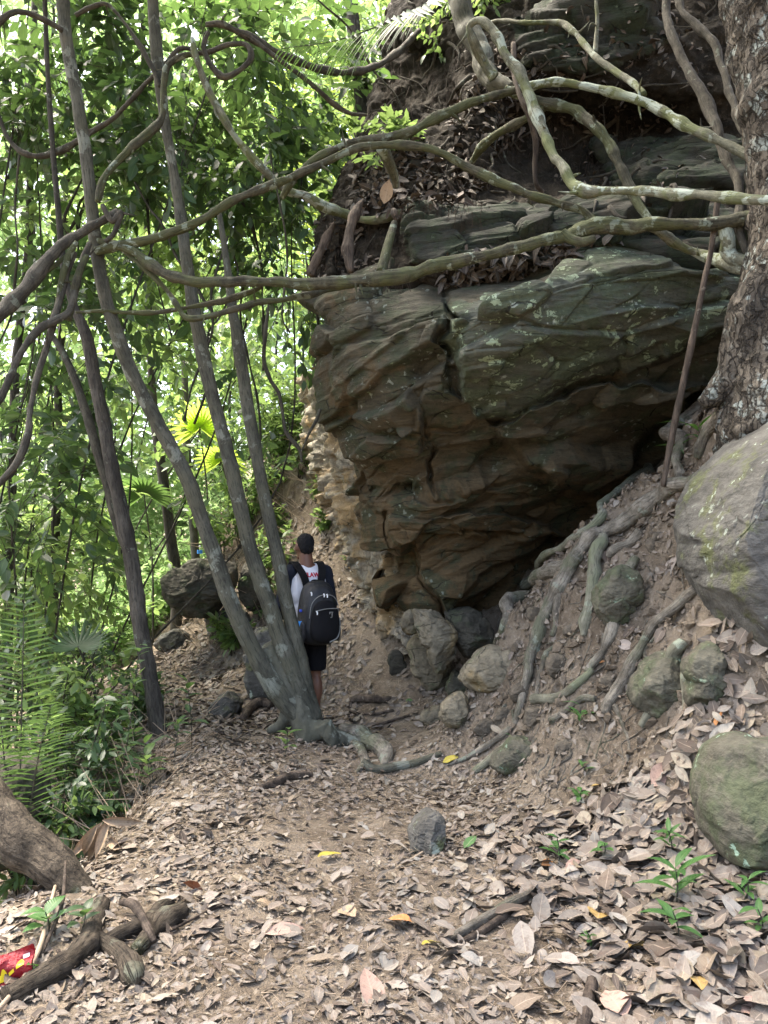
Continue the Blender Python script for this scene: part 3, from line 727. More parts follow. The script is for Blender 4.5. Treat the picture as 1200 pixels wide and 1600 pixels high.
d = d + 0.35 * smooth(-25, 25, poly_sd(px, py, [(800, 160), (980, 170), (1100, 200), (1010, 240), (960, 300), (860, 290), (780, 250)])) + 0.3 * smooth(-18, 18, poly_sd(px, py, [(600, 60), (700, 80), (730, 180), (640, 200), (590, 170)]))
d = d + 0.22 * smooth(-12, 12, poly_sd(px, py, [(540, 350), (630, 345), (640, 400), (600, 455), (520, 450)]))
rockm = np.maximum(smooth(-12, 12, poly_sd(px, py, [(635, 310), (760, 315), (930, 320), (1350, 320), (1350, 420), (900, 410), (700, 420), (640, 410)])), smooth(-14, 14, poly_sd(px, py, [(800, 30), (1000, 0), (1060, 60), (950, 110), (820, 110)])))
rockm = np.maximum(rockm, smooth(-12, 12, poly_sd(px, py, [(930, 230), (1060, 215), (1200, 240), (1200, 300), (960, 300)])))
d = d - 0.16 * rockm
P3 = at_np(px, py, d); N3 = grid_normals(P3)
if N3[200, 200] @ np.array([0, -1, .3]) < 0: N3 = -N3
pf = P3.reshape(-1, 3)
soil_d = 0.07 * fbm(pf * 2.2, 5, 61) + 0.035 * fbm(pf * 9, 3, 62)
rk = rock_disp(pf, 41, 0.16, 0.05, 0.012, 0.10, 1.0)
mm = rockm.ravel()
P3 = P3 + N3 * (soil_d * (1 - mm) + rk * mm).reshape(px.shape)[..., None]
b = MB()
Fh = grid_faces(*px.shape); isr = (rockm[:-1, :-1] > 0.5).ravel()
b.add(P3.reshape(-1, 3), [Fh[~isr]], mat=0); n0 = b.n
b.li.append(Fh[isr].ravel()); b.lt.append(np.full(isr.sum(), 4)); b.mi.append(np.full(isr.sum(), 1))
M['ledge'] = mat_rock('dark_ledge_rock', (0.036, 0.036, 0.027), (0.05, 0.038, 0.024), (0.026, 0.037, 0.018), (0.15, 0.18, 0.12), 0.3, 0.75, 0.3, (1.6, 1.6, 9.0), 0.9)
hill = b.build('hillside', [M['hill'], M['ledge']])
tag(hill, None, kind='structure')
HP, HN = P3, grid_normals(P3)
if HN[200, 200] @ np.array([0, -1, .3]) < 0: HN = -HN

# ------------------------------------------------------------------ single rocks, each from its own outline, with real depth
def rock_outline(name, pts, dist, depth, mat, label, seed=0, rough=0.06, facet=0.5, n=110, cat='rock', group=None, sharp=2.6, bury=0.0, wall=False):
    """solid whose side-on outline is pts (picture points at dist), depth metres thick"""
    if dist is None:
        a = np.array(pts, float); m = a[:, 1] > a[:, 1].max() - 0.15 * (a[:, 1].max() - a[:, 1].min()); dist = hit(a[m, 0].mean(), a[:, 1].max() - 4)[1] + depth * 0.24
        if group: dist += depth * .22
    W = np.array([at(x, y, dist) for x, y in pts])
    c = W.mean(0)
    rel = (W - c) * (1 - 0.36 * depth / dist)
    ang = np.arctan2(rel[:, 2], rel[:, 0]); rad = np.hypot(rel[:, 0], rel[:, 2])
    o = np.argsort(ang); ang, rad = ang[o], rad[o]
    ang = np.r_[ang[-1] - 2 * np.pi, ang, ang[0] + 2 * np.pi]; rad = np.r_[rad[-1], rad, rad[0]]
    th = np.linspace(0, 2 * np.pi, n * 2, endpoint=False)        # round the outline
    ph = np.linspace(-np.pi / 2, np.pi / 2, n)                   # front to back
    thw = (th + np.pi) % (2 * np.pi) - np.pi
    rr = np.interp(thw, ang, rad)
    cs = np.sign(np.cos(ph)) * np.abs(np.cos(ph)) ** (2 / sharp); sn = np.sign(np.sin(ph)) * np.abs(np.sin(ph)) ** (2 / sharp)
    X = c[0] + np.cos(thw)[None] * rr[None] * cs[:, None]; Z = c[2] + np.sin(thw)[None] * rr[None] * cs[:, None]; Y = c[1] + depth * 0.5 * sn[:, None] + 0 * X
    G = np.stack([X, Y, Z], -1)
    sz = rad.mean()
    p = G.reshape(-1, 3)
    Nn = (p - c); Nn /= np.linalg.norm(Nn, axis=1)[:, None] + 1e-9
    f1, f2, rid, off = worley(p / sz * 1.5 + seed * 3.7 + 0.15 * fbm(p / sz * 2, 3, seed + 9)[:, None], seed)
    dsp = rough * .5 * ((rid[:, 0] * 2 - 1) * 0.8 + (off * (rid * 2 - 1)).sum(1) * 1.6) - rough * 0.15 * smooth(0.05, 0, f2 - f1)
    dsp = dsp + rough * 0.5 * fbm(p / sz * 2.2, 4, seed + 3) + rough * 0.22 * fbm(p / sz * np.array([7, 7, 12]), 4, seed + 6)
    cutr = np.random.default_rng(seed * 13 + 5); sc_ = np.array([rad.mean(), depth * .5, rad.mean()]); rel_ = (p - c) / sc_
    for q in range(14):                       # broken flat faces
        nv = cutr.normal(0, 1, 3); nv[1] -= .35; nv /= np.linalg.norm(nv)
        pr = rel_ @ nv
        rel_ = rel_ - np.maximum(pr - pr.max() * cutr.uniform(1 - .30 * facet, .97), 0)[:, None] * nv * .93
    p = c + rel_ * sc_
    p = p + Nn * (dsp * sz)[:, None]
    G = p.reshape(G.shape)
    nr, ncol = G.shape[:2]
    i = np.arange(nr - 1)[:, None] * ncol; j = np.arange(ncol)[None, :]; j2 = (j + 1) % ncol
    F = np.stack([i + j, i + j2, i + ncol + j2, i + ncol + j], -1).reshape(-1, 4)
    b = MB(); b.add(p, [F])
    base = c.copy(); base[2] = p[:, 2].min()
    return tag(b.build(name, mat, origin=base), label, cat, group)

rock_outline('boulder', [(1088, 735), (1118, 692), (1150, 660), (1215, 625), (1330, 640), (1380, 850), (1330, 1050), (1215, 1062), (1165, 1052), (1105, 1005), (1086, 945), (1090, 900), (1086, 850), (1082, 790)], 4.35, 1.1, M['boulder'], 'big grey boulder with yellow green moss below the thick tree trunk', 3, 0.035, 1.0, 150, sharp=3.8)
rock_outline('boulder', [(1104, 1205), (1122, 1168), (1156, 1150), (1200, 1155), (1300, 1180), (1330, 1280), (1290, 1370), (1180, 1345), (1118, 1338), (1102, 1290)], None, 0.6, M['boulder_moss'], 'rounded green boulder half buried in leaves at the right edge', 5, 0.04, 0.8, 130, sharp=3.6)
rock_outline('balanced_rock', [(253, 905), (280, 885), (330, 876), (372, 880), (376, 905), (345, 945), (322, 968), (300, 970), (275, 950), (256, 930)], 9.5, 0.75, M['dark_rock'], 'dark overhanging rock with a water bottle standing on it', 7, 0.09, 0.7, 90, sharp=2.6)
rock_outline('rock', [(640, 952), (668, 948), (702, 965), (712, 1008), (694, 1045), (682, 1052), (668, 1012), (652, 985)], 6.95, 0.42, M['tan_rock'], 'tan rock wedged upright under the lowest tip of the overhang', 12, 0.09, 0.7, 80)
rock_outline('rock', [(627, 968), (640, 952), (654, 968), (656, 985), (634, 990)], 7.25, 0.30, M['tan_rock'], 'small tan rock left of the tan rock under the overhang', 13, 0.08, 0.6, 60)
rock_outline('rock', [(636, 1000), (652, 988), (672, 1010), (700, 1065), (696, 1080), (676, 1084), (655, 1062), (642, 1030)], None, 0.30, M['tan_rock'], 'leaning pale slab of rock at the foot of the overhang', 14, 0.07, 0.6, 80)
rock_outline('rock', [(696, 948), (745, 955), (772, 990), (762, 1020), (735, 1034), (716, 1012), (704, 980)], 7.1, 0.5, M['dark_rock'], 'dark rock in the shaded hollow right of the tan rock', 15, 0.09, 0.7, 80)
rock_outline('rock', [(702, 1062), (712, 1048), (724, 1060), (722, 1095), (704, 1090)], None, 0.25, M['boulder_moss'], 'small moss yellowed rock beside the big bank stone', 16, 0.08, 0.6, 60)
rock_outline('rock', [(716, 1060), (735, 1030), (780, 1008), (830, 1000), (850, 1030), (805, 1070), (785, 1084), (745, 1080), (728, 1076)], None, 0.55, M['tan_rock'], 'broad pale stone jutting from the earth bank over the path edge', 17, 0.07, 0.5, 90)
rock_outline('rock', [(688, 1112), (700, 1088), (722, 1080), (734, 1098), (728, 1132), (706, 1140), (690, 1130)], None, 0.3, M['tan_rock'], 'blocky pale stone at the bottom of the earth bank', 18, 0.08, 0.6, 70)
rock_outline('rock', [(655, 1125), (672, 1108), (692, 1104), (696, 1126), (675, 1136)], None, 0.25, M['tan_rock'], 'low flat stone left of the blocky pale stone', 19, 0.08, 0.6, 60)
rock_outline('shard', [(612, 1016), (617, 1013), (630, 1032), (636, 1048), (632, 1054), (612, 1056), (609, 1040)], None, 0.10, M['dark_rock'], 'pointed dark stone shard standing on the sandy slope', 20, 0.06, 0.5, 60, sharp=3)
rock_outline('rock', [(325, 1118), (336, 1092), (352, 1082), (372, 1090), (380, 1106), (360, 1122)], None, 0.45, M['boulder'], 'flat topped grey stone on the path left of the forked tree', 21, 0.09, 0.7, 70)
rock_outline('rock', [(388, 1040), (396, 990), (410, 972), (440, 985), (452, 1040), (445, 1090), (395, 1098)], None, 0.5, M['boulder'], 'pale upright boulder seen between the trunks beside the hiker', 22, 0.08, 0.6, 80)
rock_outline('rock', [(638, 1316), (652, 1282), (680, 1264), (700, 1280), (697, 1312), (672, 1334), (645, 1332)], None, 0.34, M['boulder'], 'grey stone set in the leaf litter in the middle of the path', 23, 0.10, 0.9, 80)
rock_outline('rock', [(240, 1005), (262, 990), (285, 985), (300, 1000), (285, 1016), (255, 1018)], None, 0.4, M['boulder'], 'small stone at the far bend of the path', 24, 0.1, 0.7, 50)
rock_outline('rock', [(318, 975), (345, 955), (380, 950), (395, 975), (380, 1000), (340, 1002)], None, 0.5, M['boulder'], 'grey stone underneath the balanced overhanging rock', 25, 0.1, 0.7, 60)
rock_outline('rock', [(378, 900), (392, 870), (412, 885), (418, 920), (398, 960), (380, 940)], 9.7, 0.6, M['dark_rock'], 'mossy rock right behind the balanced rock', 26, 0.1, 0.7, 60)
rock_outline('boulder', [(-70, 1200), (-20, 1180), (30, 1190), (60, 1225), (66, 1270), (50, 1340), (-70, 1350)], 5.0, 0.7, M['dark_rock'], 'dark mossy boulder in the hollow behind the fallen trunk', 27, 0.07, 0.5, 90)
rock_outline('rock', [(765, 1195), (785, 1168), (815, 1150), (840, 1165), (835, 1190), (800, 1212)], None, 0.3, M['boulder_moss'], 'greenish stone at the foot of the bank under the roots', 28, 0.08, 0.6, 60)
rock_outline('rock', [(985, 1100), (1000, 1050), (1030, 1020), (1065, 1015), (1090, 1040), (1085, 1090), (1050, 1115), (1010, 1118)], None, 0.4, M['boulder_moss'], 'mossy stone wedged among roots below the big grey boulder', 29, 0.08, 0.6, 70)
rock_outline('rock', [(930, 960), (945, 905), (975, 880), (1000, 900), (990, 950), (955, 985)], None, 0.3, M['boulder_moss'], 'greenish stone bedded in the bank between two hanging roots', 30, 0.08, 0.6, 70)
rock_outline('rock', [(1080, 1065), (1092, 1010), (1110, 1000), (1122, 1050), (1115, 1110), (1085, 1118)], None, 0.3, M['boulder_moss'], 'narrow lichen covered stone directly under the big grey boulder', 31, 0.07, 0.5, 60)

rs = random.Random(11)
for k, (x, y, q) in enumerate(((842, 1120, 26), (880, 1170, 22), (960, 1060, 24), (1000, 960, 30), (870, 1040, 24), (900, 985, 18), (815, 1085, 24), (790, 1120, 20), (760, 1140, 18), (1030, 850, 26), (770, 1045, 26), (845, 960, 20))):
    n_ = rs.randint(6, 8)
    pl = [(x + q * rs.uniform(.7, 1.35) * math.cos(t_ * 6.283 / n_ + .3), y + q * rs.uniform(.55, .95) * math.sin(t_ * 6.283 / n_ + .3)) for t_ in range(n_)]
    rock_outline('stone', pl, None, q / 1156 * 5 * 1.3, M['bank_stone'], 'broken stone half buried in the earth of the root covered bank', 200 + k, .09, .9, 36, group='stones embedded in the earth bank', sharp=3)
class Solid:
    """overlapping limbs fused by a voxel remesh into ONE continuous surface"""
    def __init__(s): s.mb = MB()
    def cone(s, a, b_, ra, rb, sides=20, flat=False):
        a, b_ = np.array(a, float), np.array(b_, float)
        if flat: tube(s.mb, [a, b_], [ra, rb], sides, 8, 0, resample=True); return s
        T = b_ - a; ln = np.linalg.norm(T); T = T / ln
        t = np.r_[-np.cos(np.linspace(0, np.pi / 2, 6)) * ra, np.linspace(0, ln, 8)[1:-1], ln + np.sin(np.linspace(0, np.pi / 2, 6)) * rb]
        r = np.r_[np.sin(np.linspace(0, np.pi / 2, 6)) * ra, np.interp(np.linspace(0, 1, 8)[1:-1], [0, 1], [ra, rb]), np.cos(np.linspace(0, np.pi / 2, 6)) * rb]
        tube(s.mb, a + T * t[:, None], np.maximum(r, .0008), sides, 1, 0, resample=False); return s
    def ball(s, c, r, n=24, p=2.0, rotz=0.0, taper=0.0):
        th = np.linspace(0, 2 * np.pi, n * 2, endpoint=False); ph = np.linspace(-np.pi / 2, np.pi / 2, n)
        f = lambda x: np.sign(x) * np.abs(x) ** (2 / p)
        X = f(np.cos(th))[None] * f(np.cos(ph))[:, None] * r[0]; Y = f(np.sin(th))[None] * f(np.cos(ph))[:, None] * r[1]; Z = f(np.sin(ph))[:, None] * r[2] + 0 * X
        k = 1 - taper * (Z / r[2]); X = X * k; Y = Y * k
        c_, s_ = math.cos(rotz), math.sin(rotz)
        G = np.stack([X * c_ - Y * s_ + c[0], X * s_ + Y * c_ + c[1], Z + c[2]], -1)
        nr, nc = G.shape[:2]; i = np.arange(nr - 1)[:, None] * nc; j = np.arange(nc)[None]; j2 = (j + 1) % nc
        s.mb.add(G.reshape(-1, 3), [np.stack([i + j, i + j2, i + nc + j2, i + nc + j], -1).reshape(-1, 4)]); return s
    def fuse(s, name, mat, parent, voxel=.008, sm=4, wrinkle=0.0, wf=14, seed=0):
        me = s.mb.mesh(name + '_raw'); o = bpy.data.objects.new(name + '_raw', me); COL.objects.link(o)
        m = o.modifiers.new('r', 'REMESH'); m.mode = 'VOXEL'; m.voxel_size = voxel
        if sm: q = o.modifiers.new('s', 'SMOOTH'); q.iterations = sm; q.factor = .5
        dg = bpy.context.evaluated_depsgraph_get(); dg.update()
        new = bpy.data.meshes.new_from_object(o.evaluated_get(dg)); new.name = name
        bpy.data.objects.remove(o)
        if wrinkle:
            v = np.zeros(len(new.vertices) * 3); new.vertices.foreach_get('co', v); v = v.reshape(-1, 3)
            nn = np.zeros(len(v) * 3); new.vertex_normals.foreach_get('vector', nn); nn = nn.reshape(-1, 3)
            v = v + nn * (wrinkle * fbm(v * np.array([wf, wf, wf * .55]), 3, seed))[:, None]; new.vertices.foreach_set('co', v.ravel())
        new.polygons.foreach_set('use_smooth', np.ones(len(new.polygons), bool))
        new.materials.clear(); new.materials.append(mat); new.update()
        return link(name, new, parent)
# ------------------------------------------------------------------ trees with visible stems, lianas, roots, logs
def px_path(pts, d0=None, d1=None):
    """[(px, py, d, r_px)] -> world points and radii"""
    P, r = [], []
    n = len(pts)
    for k, p in enumerate(pts):
        if len(p) == 4: x, y, d, rp = p
        else: x, y, rp = p; d = d0 + (d1 - d0) * k / max(1, n - 1)
        P.append(at(x, y, d)); r.append(rp * d / FPX)
    return np.array(P), np.array(r)
def on_ground(pts, lift=0.5):
    P, r = [], []
    for x, y, rp in pts:
        h = hit(x, y); rr = rp * h[1] / FPX
        P.append(h + np.array([0, -0.35 * rr, lift * rr])); r.append(rr)
    return np.array(P), np.array(r)

# the forked tree beside the path
base = hit(487, 1158)
forked = empty('forked_tree', base, 'three stemmed tree with green grey bark at the path edge, hiding half of the hiker', 'tree')
d0 = base[1]
sb = Solid()
def into(pts, da, db):
    P, r = px_path(pts, da, db); tube(sb.mb, P, r, 20, 8, 0.05, 7, len(pts), lump=0.05)
into([(492, 1178, 13.7), (486, 1150, 22.0), (472, 1118, 21.3), (458, 1090, 18.2), (446, 1060, 17.5), (428, 1030, 15.6), (415, 1010, 14.8)], d0, d0)
into([(488, 1160, 19.8), (478, 1115, 17.5), (464, 1070, 14.4), (450, 1020, 14.1), (444, 1000, 13.7)], d0 + .02, d0 + .02)
into([(494, 1150, 16.7), (486, 1115, 13.7), (477, 1070, 11.4), (470, 1030, 11.4), (466, 1012, 11.0)], d0 + .05, d0 + .05)
into([(474, 1126, 16.7), (496, 1140, 16.7), (524, 1150, 12.9), (552, 1158, 10.6), (580, 1166, 9.1)], d0 - .02, d0 - .06)
into([(470, 1110, 15.2), (478, 1145, 18.2), (470, 1172, 10.6)], d0 - .03, d0 - .05)
into([(505, 1130, 15.2), (520, 1158, 12.9), (524, 1180, 6.8)], d0 - .08, d0 - .10)
into([(455, 1100, 10.6), (440, 1132, 9.9), (418, 1142, 5.3)], d0, d0)
sb.fuse('trunk', M['stem'], forked, .011, 7, .010, 16, 4)
for ch in forked.children:                     # fused in world coordinates: bring it under the root
    ch.location = -forked.location
def stem(root, pts, da, db, mat, sides=20, rough=0.05, seed=0, name='stem', lump=0.05):
    b = MB(); P, r = px_path(pts, da, db)
    tube(b, P, r, sides, 10, rough, 8, seed, lump=lump)
    return pbuild(b, name, mat, root)
stem(forked, [(472, 1120, 19.4), (440, 1085, 17.5), (415, 1050, 15.5), (385, 995, 13.6), (355, 925, 12.6), (322, 830, 11.6), (296, 755, 11.6), (262, 690, 11.3), (225, 620, 11.0), (196, 560, 10.7), (172, 490, 10.4), (158, 430, 10.1), (148, 370, 10.1), (140, 290, 9.7), (128, 200, 9.7), (112, 110, 9.7), (101, 40, 9.7), (97, -30, 9.7), (92, -160, 9.0)], d0, 5.5, M['stem'], 24, 0.05, 10)
stem(forked, [(486, 1125, 18.1), (465, 1075, 14.9), (446, 1020, 13.6), (420, 945, 12.3), (395, 870, 11.6), (375, 790, 11.6), (353, 700, 11.0), (330, 610, 10.4), (308, 510, 10.4), (293, 420, 9.4), (282, 340, 9.0), (270, 260, 7.8), (258, 190, 7.8), (250, 130, 9.0), (245, 80, 9.7), (240, 20, 9.0), (238, -40, 8.4), (236, -160, 7.8)], d0 + .02, 5.8, M['stem'], 22, 0.04, 11)
stem(forked, [(490, 1130, 16.8), (478, 1080, 12.9), (466, 1020, 11.6), (448, 945, 10.4), (436, 880, 10.1), (418, 800, 9.4), (402, 720, 9.7), (388, 640, 10.4), (376, 560, 9.7), (366, 500, 8.4), (358, 440, 6.5), (350, 380, 5.1), (342, 330, 3.9)], d0 + .05, 6.2, M['stem'], 20, 0.06, 12)
for k, (pts, rr) in enumerate((([(535, 1150, 15), (558, 1158, 15), (578, 1164, 14), (594, 1172, 14), (604, 1184, 11), (602, 1200, 6)], 1), ([(545, 1156, 10), (562, 1174, 8), (572, 1192, 6), (556, 1208, 3)], 1), ([(690, 1180, 4), (640, 1196, 6), (590, 1205, 8), (566, 1196, 8)], 1))):
    b = MB(); P, r = on_ground(pts, 0.35); tube(b, P, r, 18, 10, 0.12, 12, 20 + k, lump=0.2)
    pbuild(b, 'root', M['root'] if k < 2 else M['stem'], forked)

# dark rough tree behind on the left
base = hit(250, 1150)
dark = empty('tree', base, 'straight dark barked tree left of the forked tree at the bend of the path', 'tree')
da = base[1]
b = MB(); P, r = px_path([(262, 1185, 14.4), (248, 1140, 13.8), (235, 1060, 12.4), (222, 990, 11.8), (210, 910, 11.8), (198, 840, 11.4), (180, 755, 10.8), (163, 670, 10.1), (150, 600, 9.8), (140, 545, 9.5), (128, 505, 8.5), (112, 470, 6.5), (100, 420, 5.2), (92, 340, 4.6), (80, 200, 4.0), (72, 60, 3.6), (68, -80, 3.3)], da, da - .1)
tube(b, P, r, 22, 10, 0.09, 9, 30, lump=0.06); pbuild(b, 'trunk', M['stem_dark'], dark)
b = MB(); P, r = px_path([(200, 860, 8), (182, 810, 9), (165, 745, 8), (148, 690, 7.5), (133, 640, 7), (116, 590, 6), (95, 545, 5), (78, 520, 4)], da + .05, da + .3)
tube(b, P, r, 12, 8, 0.08, 9, 31); pbuild(b, 'branch', M['thin'], dark)

# slim trees farther back
def slim(pts, d, label, mat, seed):
    h = hit(pts[0][0], pts[0][1])
    rt = empty('slim_tree', h, label, 'tree', 'slim trees behind the path')
    b = MB(); P, r = px_path(pts, d, d); P[0] = at(pts[0][0], pts[0][1], d); P = np.vstack([[P[0][0], P[0][1], gz(P[0][0], P[0][1]) - .1], P]) if P[0][2] > gz(P[0][0], P[0][1]) else P
    r = np.r_[r[0], r] if len(r) < len(P) else r
    tube(b, P, r, 12, 6, 0.06, 8, seed); pbuild(b, 'trunk', mat, rt)
    return rt
slim([(276, 905, 9), (268, 850, 8.5), (258, 770, 8), (248, 700, 8), (240, 640, 7), (236, 560, 6), (230, 400, 5), (226, 200, 4.5), (222, -40, 4)], 10.6, 'slim brown tree rising just left of the balanced rock', M['stem_dark'], 40)
slim([(306, 880, 7), (300, 800, 6.5), (292, 700, 6), (288, 560, 5)], 11.5, 'slim pale tree behind the water bottle', M['stem'], 41)
slim([(570, 240, 11), (566, 170, 12), (560, 100, 12), (552, 40, 11), (545, -40, 11)], 9.0, 'grey tree standing on the hill edge under the palm frond', M['stem_dark'], 42)
slim([(88, 780, 7), (95, 700, 6), (90, 600, 6), (98, 500, 5), (104, 300, 5), (110, 100, 4.5), (112, -60, 4)], 9.2, 'slim dark tree left of the straight dark barked tree', M['stem_dark'], 43)
slim([(22, 640, 7), (30, 520, 6.5), (45, 380, 6), (48, 200, 5.5), (55, -20, 5)], 8.4, 'slim dark tree near the left edge behind the curved lianas', M['stem_dark'], 44)

# thick tree at the right edge, its roots on the bank
dT = 4.8
tb = at(1235, 600, dT)
big = empty('tree', tb, 'thick tree with flaky brown bark and pale lichen at the right edge', 'tree')
b = MB(); P, r = px_path([(1259, 720, 130), (1254, 620, 118), (1250, 540, 98), (1248, 470, 82), (1250, 380, 76), (1250, 300, 78), (1248, 200, 82), (1242, 100, 92), (1236, 0, 102), (1229, -120, 100), (1219, -300, 92)], dT, dT)
tube(b, P, r, 96, 16, 0.05, 11, 50, lump=0.05)
pbuild(b, 'trunk', M['flaky'], big)
b = MB()
for pts, sd in (([(1210, 430, 50), (1188, 500, 48), (1160, 560, 40), (1128, 605, 26), (1098, 632, 14)], 51), ([(1230, 520, 60), (1215, 600, 56), (1195, 660, 48), (1180, 720, 36)], 52)):
    P, r = px_path(pts, dT - .05, dT + .1); tube(b, P, r, 40, 12, 0.10, 9, sd, lump=0.12)
pbuild(b, 'buttress', M['flaky'], big)
ROOTS = [
 ([(1130, 602, 7.2), (1095, 640, 7.2), (1060, 672, 7.2), (1035, 690, 7.2), (1003, 716, 7.2), (985, 750, 7.2), (968, 785, 7.2), (940, 812, 6.3), (900, 850, 7.2), (862, 880, 7.2), (830, 898, 8.1), (818, 925, 9.0)], 'root_green', 0.9),
 ([(1120, 615, 10.8), (1090, 640, 11.7), (1072, 668, 9.9), (1058, 690, 9.0), (1055, 720, 8.1), (1062, 750, 6.3)], 'root', 0.7),
 ([(1120, 745, 13.5), (1080, 765, 12.6), (1045, 778, 12.6), (1010, 795, 13.5), (985, 815, 12.6), (950, 832, 11.7), (925, 842, 12.6), (906, 862, 12.6), (900, 890, 9.9), (880, 910, 8.1)], 'root', 0.7),
 ([(942, 848, 9.9), (934, 880, 10.8), (926, 915, 10.8), (920, 950, 10.8), (915, 985, 9.9), (912, 1000, 6.3)], 'root_green', 0.9),
 ([(992, 880, 9.0), (978, 905, 11.7), (965, 935, 12.6), (958, 970, 10.8), (950, 1005, 8.1), (938, 1030, 6.3), (915, 1055, 5.4)], 'root', 0.8),
 ([(1085, 930, 8.1), (1060, 952, 8.1), (1030, 980, 8.1), (1005, 1010, 8.1), (985, 1045, 8.1), (966, 1075, 8.1), (950, 1105, 8.1), (945, 1120, 6.3)], 'root', 0.9),
 ([(1068, 1010, 9.0), (1052, 1035, 9.9), (1040, 1060, 9.0), (1030, 1090, 8.1), (1018, 1115, 7.2), (1002, 1140, 6.3)], 'root_green', 0.8),
 ([(900, 880, 11.7), (880, 915, 11.7), (860, 945, 10.8), (845, 985, 9.0), (835, 1020, 8.1), (820, 1045, 7.2)], 'root', 0.6),
 ([(905, 870, 10.8), (875, 895, 10.8), (850, 912, 10.8), (828, 925, 10.8), (812, 950, 10.8), (795, 985, 9.0), (775, 1010, 6.3)], 'root', 0.6),
 ([(845, 985, 8.1), (838, 1010, 9.0), (828, 1040, 8.1), (820, 1075, 7.2), (815, 1110, 6.3), (800, 1140, 5.4), (770, 1165, 4.5), (730, 1185, 4.5), (700, 1198, 2.7)], 'root', 0.6),
 ([(832, 1100, 6.3), (860, 1096, 7.2), (885, 1092, 6.3), (900, 1075, 5.4), (925, 1050, 5.4)], 'root_green', 0.7),
 ([(860, 1130, 4.5), (885, 1115, 5.4), (910, 1100, 5.4), (930, 1098, 4.5)], 'root', 0.7),
 ([(800, 1160, 7.2), (780, 1180, 7.2), (760, 1195, 6.3), (740, 1208, 4.5)], 'root_green', 0.5),
 ([(1078, 1040, 7.2), (1070, 1080, 8.1), (1066, 1120, 7.2), (1064, 1160, 5.4), (1072, 1180, 3.6)], 'root_green', 0.8),
 ([(868, 1010, 4.5), (850, 1030, 5.4), (842, 1060, 5.4), (838, 1090, 4.5)], 'root', 0.6),
 ([(1000, 835, 7.2), (985, 850, 8.1), (960, 862, 7.2), (950, 880, 5.4)], 'root', 0.6),
 ([(880, 900, 6.3), (868, 940, 7.2), (872, 975, 6.3), (862, 1005, 4.5)], 'root', 0.6),
 ([(1150, 640, 12.6), (1120, 665, 11.7), (1100, 690, 9.0), (1090, 720, 7.2)], 'root', 0.6),
 ([(960, 1110, 3.6), (972, 1135, 4.5), (985, 1165, 3.6), (980, 1195, 2.7)], 'root', 0.6),
]
for k, (pts, mt, lf) in enumerate(ROOTS):
    b = MB(); P, r = on_ground(pts, lf - .1)
    P[1:-1, 1] = 0.25 * P[:-2, 1] + 0.5 * P[1:-1, 1] + 0.25 * P[2:, 1]
    tube(b, P, r, 18, 9, 0.16, 12, 60 + k, lump=0.28)
    pbuild(b, 'root', M[mt], big)
b = MB()
for k in range(110):                                   # fine rootlets over the bank
    x, y = rng.uniform(790, 1085), rng.uniform(640, 1200)
    if x < 1180 - (y - 560) * 0.75 + 0 and y < 900: continue
    r0 = rng.choice([.6, .8, 1.0, 1.4, 2.2]); pts = [(x, y, r0)]
    for q in range(4):
        x += rng.normal(-5, 14); y += rng.uniform(8, 26); pts.append((x, y, r0 * (1 - .16 * q)))
    P, r = on_ground(pts, rng.uniform(-.4, .8)); tube(b, P, r, 6, 4, 0.1, 14, k, lump=.25)
o = pbuild(b, 'rootlets', M['root'], big); o['kind'] = 'stuff'

# lianas ---------------------------------------------------------------------
GL = 'lianas looping across the clearing'
def vine(label, pts, mat='liana_moss', name='liana', cat='liana', group=GL, sides=14, rough=0.07, seed=None, extra=()):
    b = MB(); pts = list(pts)
    if pts[-1][0] < -10:                   # carries on past the edge of the view
        (xa, ya, da_, ra_), (xb, yb, db_, rb_) = pts[-2], pts[-1]
        pts += [(xb + (xb - xa) * 2.5, yb + (yb - ya) * 2.0, db_ - .1, rb_), (xb + (xb - xa) * 6, yb + (yb - ya) * 3.2, db_ - .3, rb_ * .8)]
    for q in (pts,) + tuple(extra):
        P, r = px_path(q); r = r * .80
        tube(b, P, r, sides, 10, rough * 1.3, 16, seed if seed is not None else len(label), lump=0.24)
    P, r = px_path(pts)
    if r.mean() > .018:                    # a few broken side twigs
        for q in range(max(2, len(P) // 3)):
            k = rng.integers(1, len(P) - 1); a = P[k]; dv = rand_unit(1)[0] * np.array([.7, .6, 1]); ln_ = rng.uniform(.05, .22)
            tube(b, [a, a + dv * ln_ * .5 + rng.normal(0, .012, 3), a + dv * ln_ + rng.normal(0, .02, 3)], [r[k] * .32, r[k] * .22, .002], 6, 5, .1, 14, q)
    o3 = P[0]
    return tag(b.build(name, M[mat], origin=o3), label, cat, group)
vine('thickest mossy liana running level across the front of the cliff', [(150, 375, 5.75, 8), (178, 382, 5.7, 9), (205, 390, 5.65, 10), (235, 412, 5.6, 11), (270, 430, 5.55, 11), (330, 440, 5.5, 11), (400, 442, 5.5, 11), (480, 442, 5.45, 12), (560, 438, 5.4, 13), (640, 425, 5.35, 14), (700, 410, 5.3, 14), (760, 396, 5.25, 14), (820, 384, 5.2, 14), (880, 366, 5.2, 15), (930, 354, 5.15, 16), (985, 352, 5.1, 15), (1040, 353, 5.05, 13), (1100, 350, 5.0, 13), (1150, 345, 4.95, 14), (1190, 340, 4.9, 15), (1220, 336, 4.85, 13)], sides=18, rough=0.10, extra=([(880, 364, 5.2, 12), (905, 378, 5.15, 10), (930, 372, 5.1, 6)],))
